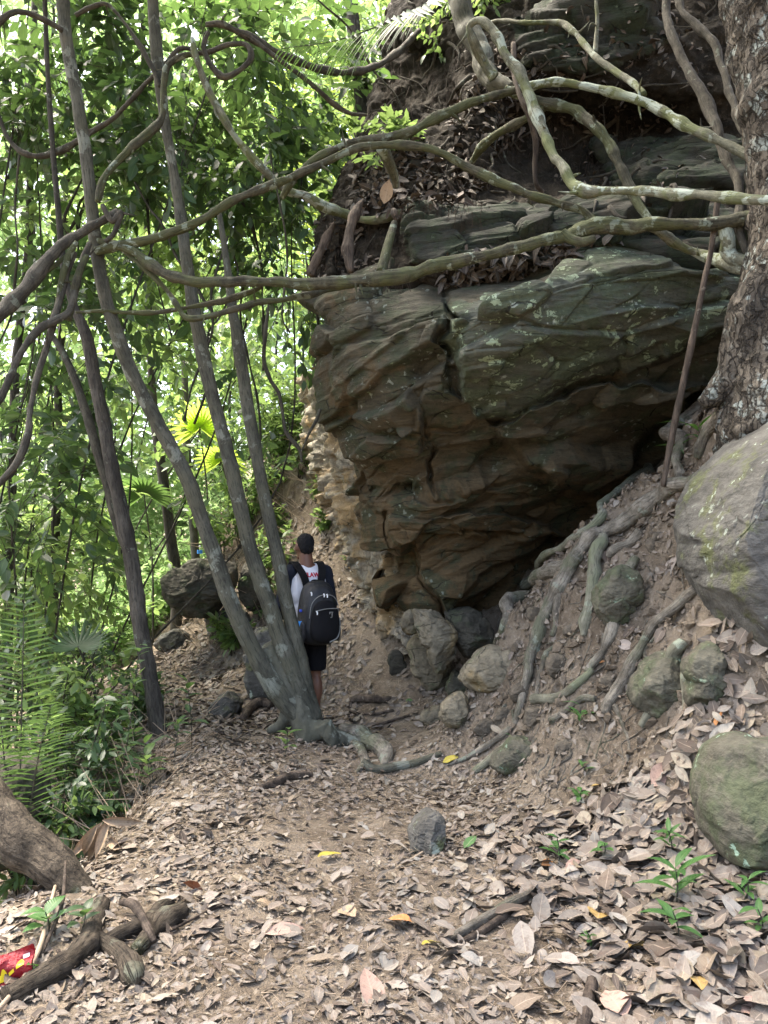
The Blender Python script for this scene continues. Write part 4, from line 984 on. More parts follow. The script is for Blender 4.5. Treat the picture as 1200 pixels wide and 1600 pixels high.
vine('arching liana rising from the left trunk and dropping to the cliff ledge', [(150, 392, 5.72, 9), (185, 383, 5.68, 9), (230, 376, 5.62, 9), (300, 350, 5.6, 8.5), (350, 322, 5.6, 8.5), (400, 297, 5.6, 8.5), (450, 280, 5.6, 8), (500, 258, 5.6, 8), (545, 238, 5.6, 8), (590, 226, 5.6, 8.5), (640, 227, 5.55, 9), (690, 237, 5.5, 9), (730, 258, 5.5, 9), (780, 285, 5.45, 9), (830, 308, 5.4, 8.5), (880, 320, 5.4, 8.5), (908, 328, 5.38, 8), (925, 345, 5.36, 8), (938, 360, 5.34, 6)])
vine('second liana riding just above the arching one, up to the knot', [(440, 310, 5.75, 5), (455, 285, 5.72, 7), (478, 262, 5.7, 7.5), (520, 235, 5.7, 8), (560, 220, 5.68, 8), (610, 213, 5.65, 9), (650, 200, 5.65, 9), (700, 175, 5.7, 9), (740, 158, 5.75, 8), (785, 147, 5.8, 9), (815, 140, 5.8, 9)])
vine('pale lichen covered liana with a hooked top bending to level at the right trunk', [(772, 120, 6.0, 9), (755, 95, 6.0, 9), (742, 65, 5.9, 9), (735, 42, 5.85, 8), (748, 32, 5.8, 8), (765, 45, 5.75, 9), (782, 72, 5.7, 9.5), (805, 105, 5.65, 10), (825, 150, 5.6, 10.5), (848, 200, 5.5, 11), (868, 245, 5.4, 11), (886, 280, 5.3, 12), (908, 297, 5.2, 12), (950, 298, 5.1, 10), (1010, 300, 4.95, 9.5), (1070, 304, 4.75, 9.5), (1130, 309, 4.5, 9.5), (1210, 313, 4.25, 9), (1300, 316, 4.1, 9)], 'liana_lichen', sides=16)
vine('leaning grey trunk like liana behind the hooked one at the cliff top', [(705, -60, 6.7, 20), (722, 10, 6.6, 20), (738, 60, 6.5, 20), (756, 105, 6.35, 20), (775, 128, 6.2, 16), (800, 138, 6.05, 12)], 'stem', sides=18)
vine('lichen spotted liana sweeping from the knot to the right trunk above the level one', [(800, 142, 5.85, 10), (830, 135, 5.8, 9), (870, 128, 5.75, 9), (910, 134, 5.7, 9), (960, 146, 5.6, 9.5), (1000, 158, 5.5, 9.5), (1030, 172, 5.4, 9.5), (1055, 188, 5.3, 10), (1080, 202, 5.2, 10), (1110, 214, 5.1, 10), (1145, 232, 5.0, 9), (1180, 246, 4.9, 10), (1215, 258, 4.85, 9)], 'liana_lichen')
vine('mossy liana bowing from the knot down to the thick level liana', [(790, 140, 5.95, 9), (820, 152, 5.9, 10), (850, 162, 5.8, 11), (880, 168, 5.75, 11), (905, 178, 5.7, 10.5), (930, 196, 5.6, 10), (950, 222, 5.55, 9.5), (965, 255, 5.5, 9), (980, 285, 5.45, 9), (997, 318, 5.4, 9), (1020, 350, 5.3, 8)], 'liana_moss', sides=14)
vine('short mossy liana below the knot, leaning left to the leaf ledge', [(738, 252, 6.5, 7), (752, 230, 6.3, 8), (775, 210, 6.15, 8), (800, 194, 6.0, 8), (825, 182, 5.9, 8), (850, 168, 5.8, 8)], 'liana_moss')
vine('slender lichen liana from the cliff top down to the sweeping one', [(740, 48, 7.3, 4), (778, 32, 6.95, 4), (820, 34, 6.7, 5), (868, 34, 6.6, 6), (900, 52, 6.4, 6.5), (920, 78, 6.2, 6.5), (940, 98, 6.05, 7), (970, 116, 5.9, 7), (990, 130, 5.75, 7), (1006, 148, 5.6, 6)], 'liana_lichen')
vine('short straight liana hanging from the top edge onto the slender lichen one', [(930, -60, 6.3, 4.5), (932, 0, 6.25, 4.5), (932, 40, 6.22, 4.5), (930, 82, 6.2, 5)], 'liana_lichen', sides=10)
vine('long brown liana falling beside the right trunk from the top edge', [(1042, -40, 6.0, 8), (1042, 20, 5.9, 8.5), (1050, 60, 5.8, 9), (1068, 95, 5.7, 9.5), (1085, 125, 5.6, 10), (1105, 165, 5.5, 10), (1118, 200, 5.4, 10), (1135, 245, 5.3, 9.5), (1150, 275, 5.2, 9), (1157, 310, 5.1, 8), (1156, 350, 5.0, 8), (1164, 388, 4.95, 8), (1188, 425, 4.88, 9)], 'liana_brown')
vine('grey liana branching behind the long brown one near the top right corner', [(1058, -10, 6.3, 7), (1068, 20, 6.2, 7), (1090, 42, 6.1, 7), (1112, 62, 6.0, 8), (1128, 100, 5.9, 8), (1142, 150, 5.7, 7), (1160, 205, 5.4, 6.5), (1190, 250, 5.0, 6)], 'liana_brown')
vine('thin reddish liana dropping past the hooked one', [(802, 68, 5.9, 4), (803, 110, 5.85, 5), (812, 145, 5.75, 5), (825, 175, 5.7, 5.5), (835, 215, 5.75, 5.5), (836, 260, 5.8, 5.5), (838, 285, 5.8, 5), (848, 300, 5.85, 4)], 'deadwood', sides=10)
vine('lichen mottled root like liana bending into the right trunk below the level one', [(1000, 352, 5.12, 6), (1022, 358, 5.16, 8), (1045, 372, 5.25, 9), (1065, 384, 5.3, 9), (1090, 396, 5.3, 10), (1120, 408, 5.15, 11), (1150, 418, 5.0, 12), (1190, 424, 4.85, 10)], 'liana_lichen', extra=([(1130, 345, 5.0, 14), (1138, 370, 5.0, 13), (1140, 395, 5.05, 13), (1160, 408, 4.95, 13), (1195, 405, 4.85, 14)],))
vine('thick dark liana swinging from the left trunk down to the left edge', [(185, 332, 5.7, 8), (160, 345, 5.65, 9), (135, 358, 5.6, 10), (105, 375, 5.5, 11), (75, 405, 5.4, 12), (45, 440, 5.3, 13), (18, 475, 5.2, 13), (-20, 505, 5.1, 13)], 'liana_brown', sides=16)
vine('curved dark liana below the thick one, reaching the left edge', [(140, 380, 5.65, 6), (128, 410, 5.6, 7), (118, 450, 5.5, 7.5), (108, 485, 5.4, 7.5), (85, 500, 5.3, 7), (55, 520, 5.2, 7), (28, 560, 5.1, 7), (5, 610, 5.0, 7), (-20, 650, 4.9, 7)], 'liana_brown')
vine('long sagging liana on the far left ending lowest at the left edge', [(118, 395, 5.55, 5), (103, 430, 5.5, 6), (88, 490, 5.4, 6.5), (72, 545, 5.3, 6.5), (58, 590, 5.2, 6.5), (48, 640, 5.1, 6.5), (42, 680, 5.0, 6.5), (28, 720, 4.95, 6.5), (0, 755, 4.9, 6.5), (-30, 780, 4.85, 6.5)], 'liana_brown')
vine('small liana looping from the top left edge into the left trunk', [(-20, 55, 5.3, 6), (5, 30, 5.3, 6.5), (25, 20, 5.35, 6.5), (50, 23, 5.4, 6), (75, 35, 5.45, 6), (98, 48, 5.5, 6)], 'liana_brown', sides=10)
vine('wide U shaped liana sagging behind the left trunk', [(-30, 90, 6.2, 4), (-12, 150, 6.2, 4.5), (2, 192, 6.2, 4.5), (14, 218, 6.2, 5), (32, 236, 6.2, 5.5), (60, 243, 6.2, 6), (90, 236, 6.2, 6), (120, 220, 6.2, 6), (150, 202, 6.15, 6), (180, 182, 6.1, 5.5), (208, 155, 6.05, 5.5), (235, 125, 6.0, 5.5), (258, 100, 5.95, 5.5), (280, 76, 5.95, 5), (305, 78, 5.95, 4)], 'liana_brown', sides=12)
vine('smooth liana joining the left trunk to the middle stem', [(152, 315, 5.6, 7), (160, 285, 5.62, 8), (178, 258, 5.65, 8), (205, 232, 5.7, 8), (235, 208, 5.75, 8), (250, 190, 5.78, 8), (254, 160, 5.78, 7), (256, 130, 5.78, 6), (262, 106, 5.78, 6), (280, 90, 5.78, 5), (300, 84, 5.78, 5)], 'liana_moss')
vine('light grey liana slanting from the tangle down to the hill edge', [(300, 60, 5.72, 5), (304, 80, 5.7, 6), (310, 98, 5.7, 7), (318, 125, 5.75, 7.5), (335, 162, 5.8, 7.5), (360, 205, 5.85, 8), (388, 240, 5.95, 8.5), (415, 272, 6.05, 9), (440, 292, 6.15, 9), (480, 310, 6.3, 9), (520, 328, 6.5, 9), (555, 340, 6.6, 9), (590, 343, 6.5, 8), (622, 334, 6.4, 8), (634, 330, 6.4, 5)], 'liana_lichen')
vine('dark liana from the tangle curving up to the palm frond', [(322, 38, 5.75, 5), (345, 38, 5.75, 6), (372, 50, 5.8, 6.5), (405, 66, 5.9, 7), (440, 84, 6.0, 7), (475, 100, 6.2, 7), (510, 111, 6.4, 7), (550, 112, 6.7, 7), (590, 102, 7.0, 7), (625, 78, 7.3, 7), (655, 48, 7.5, 6)], 'liana_brown')
vine('thin liana making a small ring in the tangle beside the middle stem', [(258, 106, 5.9, 5), (290, 86, 5.85, 5), (325, 80, 5.8, 5.5), (360, 68, 5.78, 5), (386, 70, 5.76, 4.5), (392, 90, 5.76, 5), (372, 110, 5.76, 5), (350, 120, 5.76, 6), (335, 108, 5.76, 6), (322, 88, 5.76, 5.5), (318, 70, 5.75, 5), (326, 50, 5.75, 4.5)], 'liana_brown', extra=([(392, 60, 5.8, 4.5), (420, 80, 5.85, 4.5), (450, 102, 5.9, 4.5), (485, 128, 6.0, 4.5), (520, 160, 6.1, 4.5), (545, 176, 6.2, 4), (572, 180, 6.3, 3)],), sides=10)
vine('thin liana bent over the top of the middle stem', [(118, 24, 5.8, 3.5), (140, 12, 5.8, 4), (165, 6, 5.8, 4), (185, 22, 5.8, 4), (205, 48, 5.8, 4.5), (225, 82, 5.8, 5), (242, 115, 5.8, 5), (250, 135, 5.8, 4)], 'thin', sides=9)
vine('thin liana dropping from the thick one and running flat under it', [(192, 392, 5.68, 5), (215, 410, 5.66, 5), (240, 432, 5.65, 5), (262, 455, 5.64, 5), (278, 480, 5.62, 6), (292, 495, 5.6, 6.5), (320, 494, 5.58, 6), (360, 484, 5.56, 6), (400, 474, 5.55, 6.5), (440, 470, 5.55, 7), (480, 460, 5.6, 7), (510, 452, 5.7, 6), (540, 448, 5.9, 4)], 'liana_moss', extra=([(118, 488, 5.85, 3), (160, 486, 5.82, 4), (205, 488, 5.8, 4.5), (250, 486, 5.75, 5), (300, 478, 5.7, 5), (350, 470, 5.65, 6), (390, 458, 5.6, 6), (410, 448, 5.55, 5)],))
vine('wavy dark liana hanging left of the cliff edge', [(420, 470, 6.4, 3), (415, 520, 6.45, 3.5), (412, 560, 6.5, 3.5), (422, 592, 6.5, 4), (436, 615, 6.5, 4), (442, 648, 6.5, 4), (448, 676, 6.5, 4), (466, 700, 6.5, 4.5), (472, 722, 6.5, 3)], 'thin', sides=9, extra=([(470, 706, 6.5, 2.5), (482, 680, 6.5, 3), (492, 660, 6.6, 3), (500, 640, 6.7, 2.5)],))
vine('hooked twig like liana right of the smooth one near the left trunk', [(160, 320, 5.6, 5), (175, 345, 5.6, 6), (190, 332, 5.62, 6), (178, 365, 5.62, 5), (165, 378, 5.62, 5)], 'liana_brown', sides=9)
vine('three strand bundle of lianas hanging just left of the left trunk', [(120, 378, 5.5, 6), (106, 405, 5.48, 6), (96, 440, 5.45, 6), (88, 490, 5.45, 5)], 'liana_moss', sides=10, extra=([(136, 400, 5.55, 7), (124, 425, 5.5, 7), (115, 460, 5.48, 7), (108, 500, 5.45, 6)], [(45, 445, 5.35, 4), (62, 430, 5.4, 4), (85, 415, 5.45, 4), (105, 398, 5.5, 4)]))
rnd = random.Random(5)
for k in range(16):
    x = rnd.uniform(10, 560); y = rnd.uniform(-40, 420); d = rnd.uniform(6.3, 8.6)
    pts = [(x, y, d, rnd.uniform(1.5, 2.5))]
    sx = rnd.uniform(-60, 60)
    for q in range(5):
        x += sx * .5 + rnd.uniform(-22, 22); y += rnd.uniform(25, 85); pts.append((x, y, d + rnd.uniform(-.1, .1), rnd.uniform(1.8, 3.2)))
    vine('thin dark vine dangling among the green leaves on the left', pts, 'thin', 'vine', 'vine', 'thin vines among the leaves', 6, 0, k)

# dead sticks, logs
P, r = px_path([(1123, 300, 5.0, 5), (1112, 385, 5.03, 5.5), (1098, 450, 5.06, 6), (1082, 530, 5.1, 6.5), (1065, 610, 5.15, 7), (1050, 680, 5.2, 6.5), (1036, 760, 5.25, 5)])
b = MB(); tube(b, P, r * .78, 10, 10, 0.12, 12, 3); tag(b.build('stick', M['deadwood'], origin=P[-1]), 'long dark dead stick leaning upright against the level liana', 'stick')
b = MB(); P, r = px_path([(548, 425, 6.1, 6), (544, 385, 6.15, 9), (548, 355, 6.2, 8), (560, 325, 6.3, 6), (568, 312, 6.35, 2)])
tube(b, P, r, 8, 8, 0.15, 14, 8, lump=.2); tag(b.build('broken_stump', M['deadwood'], origin=P[0]), 'broken pale brown stump standing on the cliff edge by a big dry leaf', 'stump')
b = MB(); P, r = px_path([(484, 430, 6.6, 8), (496, 402, 6.6, 8), (510, 375, 6.65, 7), (522, 350, 6.7, 4)])
tube(b, P, r, 8, 8, 0.2, 14, 9, lump=.2); tag(b.build('broken_stump', M['deadwood'], origin=P[0]), 'split reddish brown dead wood at the left end of the cliff edge', 'stump')
b = MB(); P, r = px_path([(596, 425, 5.75, 9), (602, 400, 5.8, 8), (610, 370, 5.9, 7), (616, 348, 6.0, 5)])
tube(b, P, r, 12, 8, 0.05, 14, 10); tag(b.build('branch_stub', M['liana_moss'], origin=P[0]), 'short green branch stub rising from the thick level liana', 'branch')
b = MB(); P, r = px_path([(596, 228, 5.85, 10), (606, 250, 6.0, 9), (616, 275, 6.2, 7), (618, 292, 6.3, 5)])
tube(b, P, r, 12, 8, 0.05, 14, 11); tag(b.build('branch_stub', M['liana_lichen'], origin=P[0]), 'short pale green branch stub dropping from the arching lianas to the leaf ledge', 'branch')
hl = hit(120, 1385)
b = MB(); P, r = px_path([(-620, 800, hl[1] + 1.5, 40), (-360, 990, hl[1] + .95, 45), (-140, 1165, hl[1] + .5, 42), (-60, 1225, hl[1] + .35, 46), (0, 1290, hl[1] + .2, 43), (60, 1338, hl[1] + .1, 38), (105, 1375, hl[1] + .02, 34), (140, 1410, hl[1], 29)])
tube(b, P, r * .86, 40, 12, 0.09, 8, 12, lump=.08); tag(b.build('leaning_tree', M['log'], origin=hl), 'thick leaning trunk coming down from the left edge into the leaves', 'tree')
lg = empty('fallen_branch', hit(130, 1520), 'gnarled barky fallen branch with a broken stub in the bottom left corner', 'branch')
def fallen(parts, mat, rt, names):
    for k, pts in enumerate(parts):
        b = MB(); P, r = on_ground(pts, 0.45); tube(b, P, r, 28, 14, 0.16, 13, 90 + k, lump=.28); pbuild(b, names[k], M[mat], rt)
fallen([[(15, 1565, 18.0), (50, 1545, 21.3), (95, 1515, 21.3), (130, 1495, 19.7), (160, 1480, 18.0), (185, 1500, 18.0), (205, 1530, 18.0), (214, 1548, 8.2)], [(140, 1490, 14.8), (146, 1465, 14.8), (152, 1440, 13.1), (160, 1420, 9.8)]], 'log', lg, ['limb', 'stub'])
P2_ = lg.children[1]
lg2 = empty('fallen_branch', hit(215, 1470), 'pale forked fallen branch lying behind the gnarled one', 'branch')
fallen([[(165, 1480, 13.9), (195, 1462, 14.8), (225, 1446, 13.9), (250, 1425, 11.5), (268, 1415, 7.4)], [(215, 1490, 11.5), (240, 1466, 15.6), (265, 1440, 16.4), (285, 1425, 9.8)]], 'log', lg2, ['limb', 'limb'])
b = MB(); P, r = on_ground([(190, 1425, 5), (208, 1436, 7), (222, 1455, 7), (234, 1475, 6), (242, 1485, 4)], 3.0)
tube(b, P, r, 10, 8, 0.1, 14, 4); tag(b.build('stick', M['deadwood'], origin=P[-1]), 'short crooked stick propped on the pale forked branch', 'stick')
def ground_stick(label, pts, mat='deadwood', lift=1.0, up=None, group=None):
    P, r = on_ground(pts, lift)
    if up is not None: P[:, 2] += np.linspace(up[0], up[1], len(P))
    b = MB(); tube(b, P, r, 8, 6, 0.08, 14, len(label)); return tag(b.build('stick', M[mat], origin=P[0]), label, 'stick', group)
ground_stick('long bare stick crossing in front of the red packet', [(-5, 1595, 4), (35, 1550, 4), (62, 1500, 4), (75, 1450, 3.5), (86, 1405, 2.5)], 'straw', 1, (.02, .05))
ground_stick('thin bent stick reaching up beside the long bare stick', [(62, 1510, 3), (85, 1470, 3), (98, 1440, 3), (102, 1390, 2)], 'deadwood', 1, (.02, .12))
ground_stick('straight thin stick lying under the gnarled fallen branch', [(105, 1580, 3), (130, 1545, 3), (158, 1512, 3)], 'deadwood')
ground_stick('weathered root like stick on the path right of the middle', [(690, 1480, 5), (720, 1462, 7), (760, 1440, 8), (795, 1420, 8), (830, 1400, 6), (860, 1370, 4)], 'root', 0.8)
ground_stick('second weathered stick lying alongside the first on the path', [(715, 1478, 4), (750, 1462, 6), (785, 1440, 6), (800, 1425, 4)], 'deadwood', 0.8)
ground_stick('straight straw coloured stick right of the dark path stone', [(620, 1358, 1.5), (660, 1335, 1.8), (700, 1312, 1.8), (726, 1298, 1.2)], 'straw')
ground_stick('thin dark stick left of the pale fallen branch', [(250, 1465, 2), (320, 1430, 2.2), (380, 1400, 2), (430, 1380, 1.5)], 'deadwood')
ground_stick('broken bark piece lying on the path behind the forked tree roots', [(548, 1098, 5), (570, 1096, 7), (598, 1098, 6), (612, 1094, 3)], 'deadwood', .8)
ground_stick('thin dark stick lying across the sandy path below the bark piece', [(540, 1112, 2), (580, 1118, 2.4), (615, 1112, 2)], 'deadwood')
ground_stick('second thin dark stick on the sandy path, slightly bowed', [(566, 1138, 2), (600, 1132, 2.4), (640, 1120, 2)], 'deadwood')
ground_stick('curled bark strip on the path left of the forked tree', [(380, 1128, 6), (392, 1112, 8), (408, 1104, 8), (424, 1108, 6)], 'deadwood', .8)
ground_stick('pale stick jutting out over the dark hollow on the left', [(32, 1192, 2.5), (70, 1180, 3), (100, 1168, 3), (122, 1165, 2)], 'straw', 1, (.2, .0))
ground_stick('flat piece of dead bark among the leaves on the left of the path', [(408, 1236, 5), (430, 1228, 7), (460, 1218, 7), (488, 1214, 4)], 'deadwood', .8)
ground_stick('stubby dead stick end standing in the leaves at the bottom edge', [(912, 1610, 12), (918, 1575, 11), (924, 1540, 9)], 'deadwood', .6)
# ------------------------------------------------------------------ foliage
def prisms(mb, A, B, ra, rb, mat=0):
    """many thin three sided twigs"""
    n = len(A)
    if n == 0: return
    T = B - A; T = T / (np.linalg.norm(T, axis=1)[:, None] + 1e-9)
    U = np.cross(T, np.array([0.31, 0.2, 0.93])); U /= np.linalg.norm(U, axis=1)[:, None] + 1e-9
    W = np.cross(T, U)
    a = np.array([0, 2.094, 4.189])
    ca, sa = np.cos(a)[None, :, None], np.sin(a)[None, :, None]
    ra = np.broadcast_to(ra, (n,))[:, None, None]; rb = np.broadcast_to(rb, (n,))[:, None, None]
    r0 = A[:, None] + ra * (ca * U[:, None] + sa * W[:, None]); r1 = B[:, None] + rb * (ca * U[:, None] + sa * W[:, None])
    v = np.concatenate([r0, r1], 1).reshape(-1, 3)
    f = np.array([[0, 1, 4, 3], [1, 2, 5, 4], [2, 0, 3, 5]])
    mb.add(v, [(np.arange(n)[:, None, None] * 6 + f[None]).reshape(-1, 4)], None, mat)
def sprays(lb, O, D, Ln, m, L, W, S=4, droop=0.25, twig_mat=1, tr=0.004, spread=0.95, mat=0):
    """leafy twigs: O origins, D directions, Ln lengths, m leaves on each"""
    n = len(O)
    if n == 0: return
    D = D / (np.linalg.norm(D, axis=1)[:, None] + 1e-9)
    Ln = np.broadcast_to(Ln, (n,))
    side = np.cross(D, rand_unit(n) * 0.6 + np.array([0, 0, 1.0])); side /= np.linalg.norm(side, axis=1)[:, None] + 1e-9
    t = np.linspace(0.12, 1.0, m)[None, :] + rng.uniform(-.04, .04, (n, m))
    dz = np.array([0, 0, -1.0])
    pos = O[:, None] + D[:, None] * (Ln[:, None] * t)[..., None] + dz * (droop * Ln[:, None] * t * t)[..., None]
    sg = np.where(np.arange(m) % 2 == 0, 1.0, -1.0)[None, :, None]
    ax = D[:, None] * 0.55 + side[:, None] * sg * spread + dz * rng.uniform(.05, .7, (n, m, 1)) + rng.normal(0, .25, (n, m, 3))
    ax[:, -1] = D + rng.normal(0, .2, (n, 3)) + dz * .3
    nr = np.array([0, 0, 1.0]) + rng.normal(0, .42, (n, m, 3))
    k = n * m
    LL = L * rng.uniform(.65, 1.2, k)
    leaves(lb, pos.reshape(-1, 3), ax.reshape(-1, 3), nr.reshape(-1, 3), LL, LL * W * rng.uniform(.85, 1.15, k), fold=rng.uniform(.05, .4, k), curl=rng.uniform(-.3, .05, k), S=S, mat=mat)
    mid = O + D * (Ln * .5)[:, None] + dz * (droop * Ln * .25)[:, None]; end = O + D * Ln[:, None] + dz * (droop * Ln)[:, None]
    prisms(lb, O, mid, tr, tr * .7, twig_mat); prisms(lb, mid, end, tr * .7, tr * .35, twig_mat)
def crown_points(c, rad, n, shell=0.45):
    u = rand_unit(n); r = rng.uniform(shell, 1.0, n) ** 0.7
    p = u * r[:, None]
    keep = fbm(p * 1.7 + rng.uniform(0, 50, 3), 2, 5) > -0.35       # gaps in the crown
    return (c + p * rad)[keep], u[keep]
def make_tree(name, base, c, rad, ntw, m, L, W, mat, label, group, S=4, trunk_r=0.06, seed=0, droop=.3, tl=.6, bark='stem_dark', lean=None):
    rt = empty(name, base, label, 'tree', group)
    b = MB(); c = np.array(c); base = np.array(base); rad = np.array(rad)
    mid = base * .5 + c * .5 + np.array([rng.normal(0, .45), rng.normal(0, .3), 0])
    top = c + np.array([0, 0, rad[2] * .5])
    tube(b, [base - [0, 0, .15], base * .8 + mid * .2, mid, c, top], [trunk_r * 1.3, trunk_r * 1.1, trunk_r, trunk_r * .7, trunk_r * .25], 10, 6, .06, 6, seed)
    pbuild(b, 'trunk', M[bark], rt)
    p, u = crown_points(c, rad, ntw)
    b = MB()
    k = np.linspace(0, len(p) - 1, min(14, len(p))).astype(int)
    for q in k:
        s = mid * .3 + c * .7 + np.array([0, 0, rng.uniform(-.3, .3) * rad[2]])
        tube(b, [s, s * .5 + p[q] * .5 + [0, 0, .1], p[q]], [trunk_r * .35, trunk_r * .22, .006], 6, 4, 0, 5, q)
    pbuild(b, 'limbs', M['thin'], rt)
    tp = base + (mid - base) * rng.uniform(.25, 1, (int(ntw * .12), 1)); k2 = rng.uniform(0, 1, (len(tp), 1)); tp = tp * (1 - k2) + (mid + (c - mid) * k2) * k2; tp = tp + rng.normal(0, .42, tp.shape); tp[:, 2] = np.maximum(tp[:, 2], ground_z(tp[:, 0], tp[:, 1]) + .15); p = np.vstack([p, tp]); u = np.vstack([u, rand_unit(len(tp))])
    b = MB()
    D = u * .8 + rng.normal(0, .55, u.shape) + np.array([0, 0, -.05])
    sprays(b, p, D, tl * rng.uniform(.6, 1.3, len(p)), m, L, W, S, droop, 1, .004)
    pbuild(b, 'crown', [M[mat], M['thin']], rt)
    return rt
GT = 'broad leaved trees behind the lianas'
LT = 'broad leaved tree with hanging dark green leaves behind the lianas on the left'
#       px   py   d    rx   rz  twigs
near = [(40, 60, 7.4, 1.1, 1.0, 190), (170, 100, 8.2, 1.2, 1.2, 210), (320, 150, 7.6, 1.1, 1.2, 200), (455, 150, 8.6, 1.1, 1.3, 150), (60, 300, 7.8, 1.2, 1.1, 210), (215, 300, 8.8, 1.2, 1.2, 210),
        (370, 340, 9.0, 1.2, 1.2, 210), (455, 390, 8.2, .7, 1.1, 110), (50, 560, 7.4, .9, 1.1, 150), (205, 500, 9.2, 1.0, .9, 100), (15, 780, 6.8, .6, .8, 90)]
for k, (x, y, dd, rx, rz, nt) in enumerate(near):
    c = at(x, y, dd); by = dd + .6; bx = at(rng.uniform(10, 140) if 150 < x < 440 else min(x, 150) + rng.normal(0, 12), 900, by)[0]
    make_tree('broadleaf_tree', (bx, by, gz(bx, by)), c, (rx, rx * .8, rz), int(nt * (.86 if k < 4 else .6)), 12, .175, .46, 'l_dark' if k not in (5, 9, 6, 11) else 'l_mid', LT, GT, 4, .011, 100 + k, .35, .62)
GM = 'lighter green trees in the middle distance'
LM = 'lighter green leafy tree in the middle distance beyond the path'
mid_ = [(55, 740, 9.3, .8, .9, 150), (330, 540, 12.0, .9, .9, 90), (420, 520, 11.5, .7, 1.1, 80), (60, 880, 8.6, .8, .8, 140), (400, 660, 13.6, .9, 1.0, 130), (480, 60, 14.5, 1.7, 2.0, 200), (240, 420, 17.5, 2.0, 1.8, 200)]
for k, (x, y, dd, rx, rz, nt) in enumerate(mid_):
    c = at(x, y, dd); by = dd + .6; bx = at(rng.uniform(10, 140) if 150 < x < 440 else min(x, 150) + rng.normal(0, 12), 900, by)[0]
    make_tree('broadleaf_tree', (bx, by, gz(bx, by)), c, (rx, rx * .8, rz), int(nt * .5), 13, .17, .46, 'l_mid', LM, GM, 4, .012, 130 + k, .3, .62)
GF = 'sunlit trees far beyond the path'
LF = 'sunlit yellow green tree far beyond the path'
far_ = [(40, 150, 16, 2.6, 2.6, 260), (420, 60, 17, 2.6, 2.8, 190), (90, 480, 16, 2.4, 2.2, 260), (280, 330, 19, 3.0, 2.6, 280), (430, 360, 15, 2.2, 2.4, 260), (180, 680, 17, 2.6, 2.0, 280), (30, 760, 14, 1.8, 1.8, 220), (340, 700, 16.5, 1.6, 1.5, 160), (230, 850, 15.5, 1.6, 1.0, 240), (110, 900, 14, 1.5, 1.1, 240), (520, 130, 14, 1.8, 2.6, 220)]
for k, (x, y, dd, rx, rz, nt) in enumerate(far_):
    c = at(x, y, dd); bx = c[0] + rng.normal(0, .3); by = dd + .4
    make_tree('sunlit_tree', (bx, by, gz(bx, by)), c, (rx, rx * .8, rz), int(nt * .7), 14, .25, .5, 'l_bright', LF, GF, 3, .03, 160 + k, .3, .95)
# the wood beyond, one mass
n = 3300
xx = rng.uniform(-120, 660, n); yy = rng.uniform(-110, 960, n); dd = rng.uniform(21, 34, n)
O = at_np(xx, yy, dd); keep = (O[:, 2] > ground_z(O[:, 0], O[:, 1]) - .2) & (fbm(np.c_[xx / 130, yy / 130, dd / 9], 3, 77) > -.33)
b = MB(); sprays(b, O[keep], rand_unit(keep.sum()), 1.5, 12, .42, .55, 3, .3, 1, .008)
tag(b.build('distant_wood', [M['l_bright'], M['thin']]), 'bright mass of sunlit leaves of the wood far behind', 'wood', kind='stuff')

# undergrowth ----------------------------------------------------------------
def shrub(label, px, py, dist, h, w, nst, m, L, W, mat, group=None, S=4, name='shrub', seed=0, cat='shrub'):
    p0 = hit(px, py) if dist is None else np.array([at(px, py, dist)[0], dist, 0])
    p0[2] = gz(p0[0], p0[1])
    rt = empty(name, p0, label, cat, group)
    b = MB(); lb = MB()
    for k in range(nst):
        a = rng.uniform(0, 6.28); rr = w * rng.uniform(.15, 1)
        tip = p0 + np.array([math.cos(a) * rr, math.sin(a) * rr * .7, h * rng.uniform(.6, 1.1)])
        md = p0 * .5 + tip * .5 + np.array([rng.normal(0, .05), rng.normal(0, .05), .12 * h])
        tube(b, [p0 + rng.normal(0, .02, 3) * [1, 1, 0], md, tip], [.008, .006, .003], 5, 5)
        cs = crom(np.array([p0, md, tip]), 6)[3:]
        sprays(lb, cs, rand_unit(len(cs)) * .9 + (tip - p0) / h * .5, h * .25, m, L, W, S, .2, 1, .0025)
    pbuild(b, 'stems', M['thin'], rt); pbuild(lb, 'foliage', [M[mat], M['thin']], rt)
    return rt
GU = 'dark leafy shrubs left of the path'
for k, (x, y, dist, h, w, nst) in enumerate([(70, 1240, 4.9, .6, .45, 6), (140, 1230, 5.1, .45, .35, 5), (165, 1160, 6.0, .6, .35, 5), (205, 1120, 6.6, .5, .3, 4), (100, 1130, 6.2, .9, .5, 7), (-150, 1250, 4.6, .8, .6, 7), (-330, 1200, 4.6, .9, .6, 7), (-260, 1100, 6.0, 1.1, .7, 8), (-120, 1120, 5.8, 1.0, .6, 7), (120, 1190, 5.6, .85, .5, 6), (30, 1160, 5.2, 1.1, .5, 6), (90, 1080, 7.0, 1.1, .7, 8), (110, 1060, 7.6, .9, .6, 7), (20, 1040, 6.6, 1.3, .6, 8)]):
    shrub('dark green leafy shrub growing low beside the path on the left', x, y, dist, h, w, nst, 7, .10, .42, 'l_dark' if k % 2 else 'l_mid', GU, seed=k)
GB = 'bright bushes in the sun at the far bend'
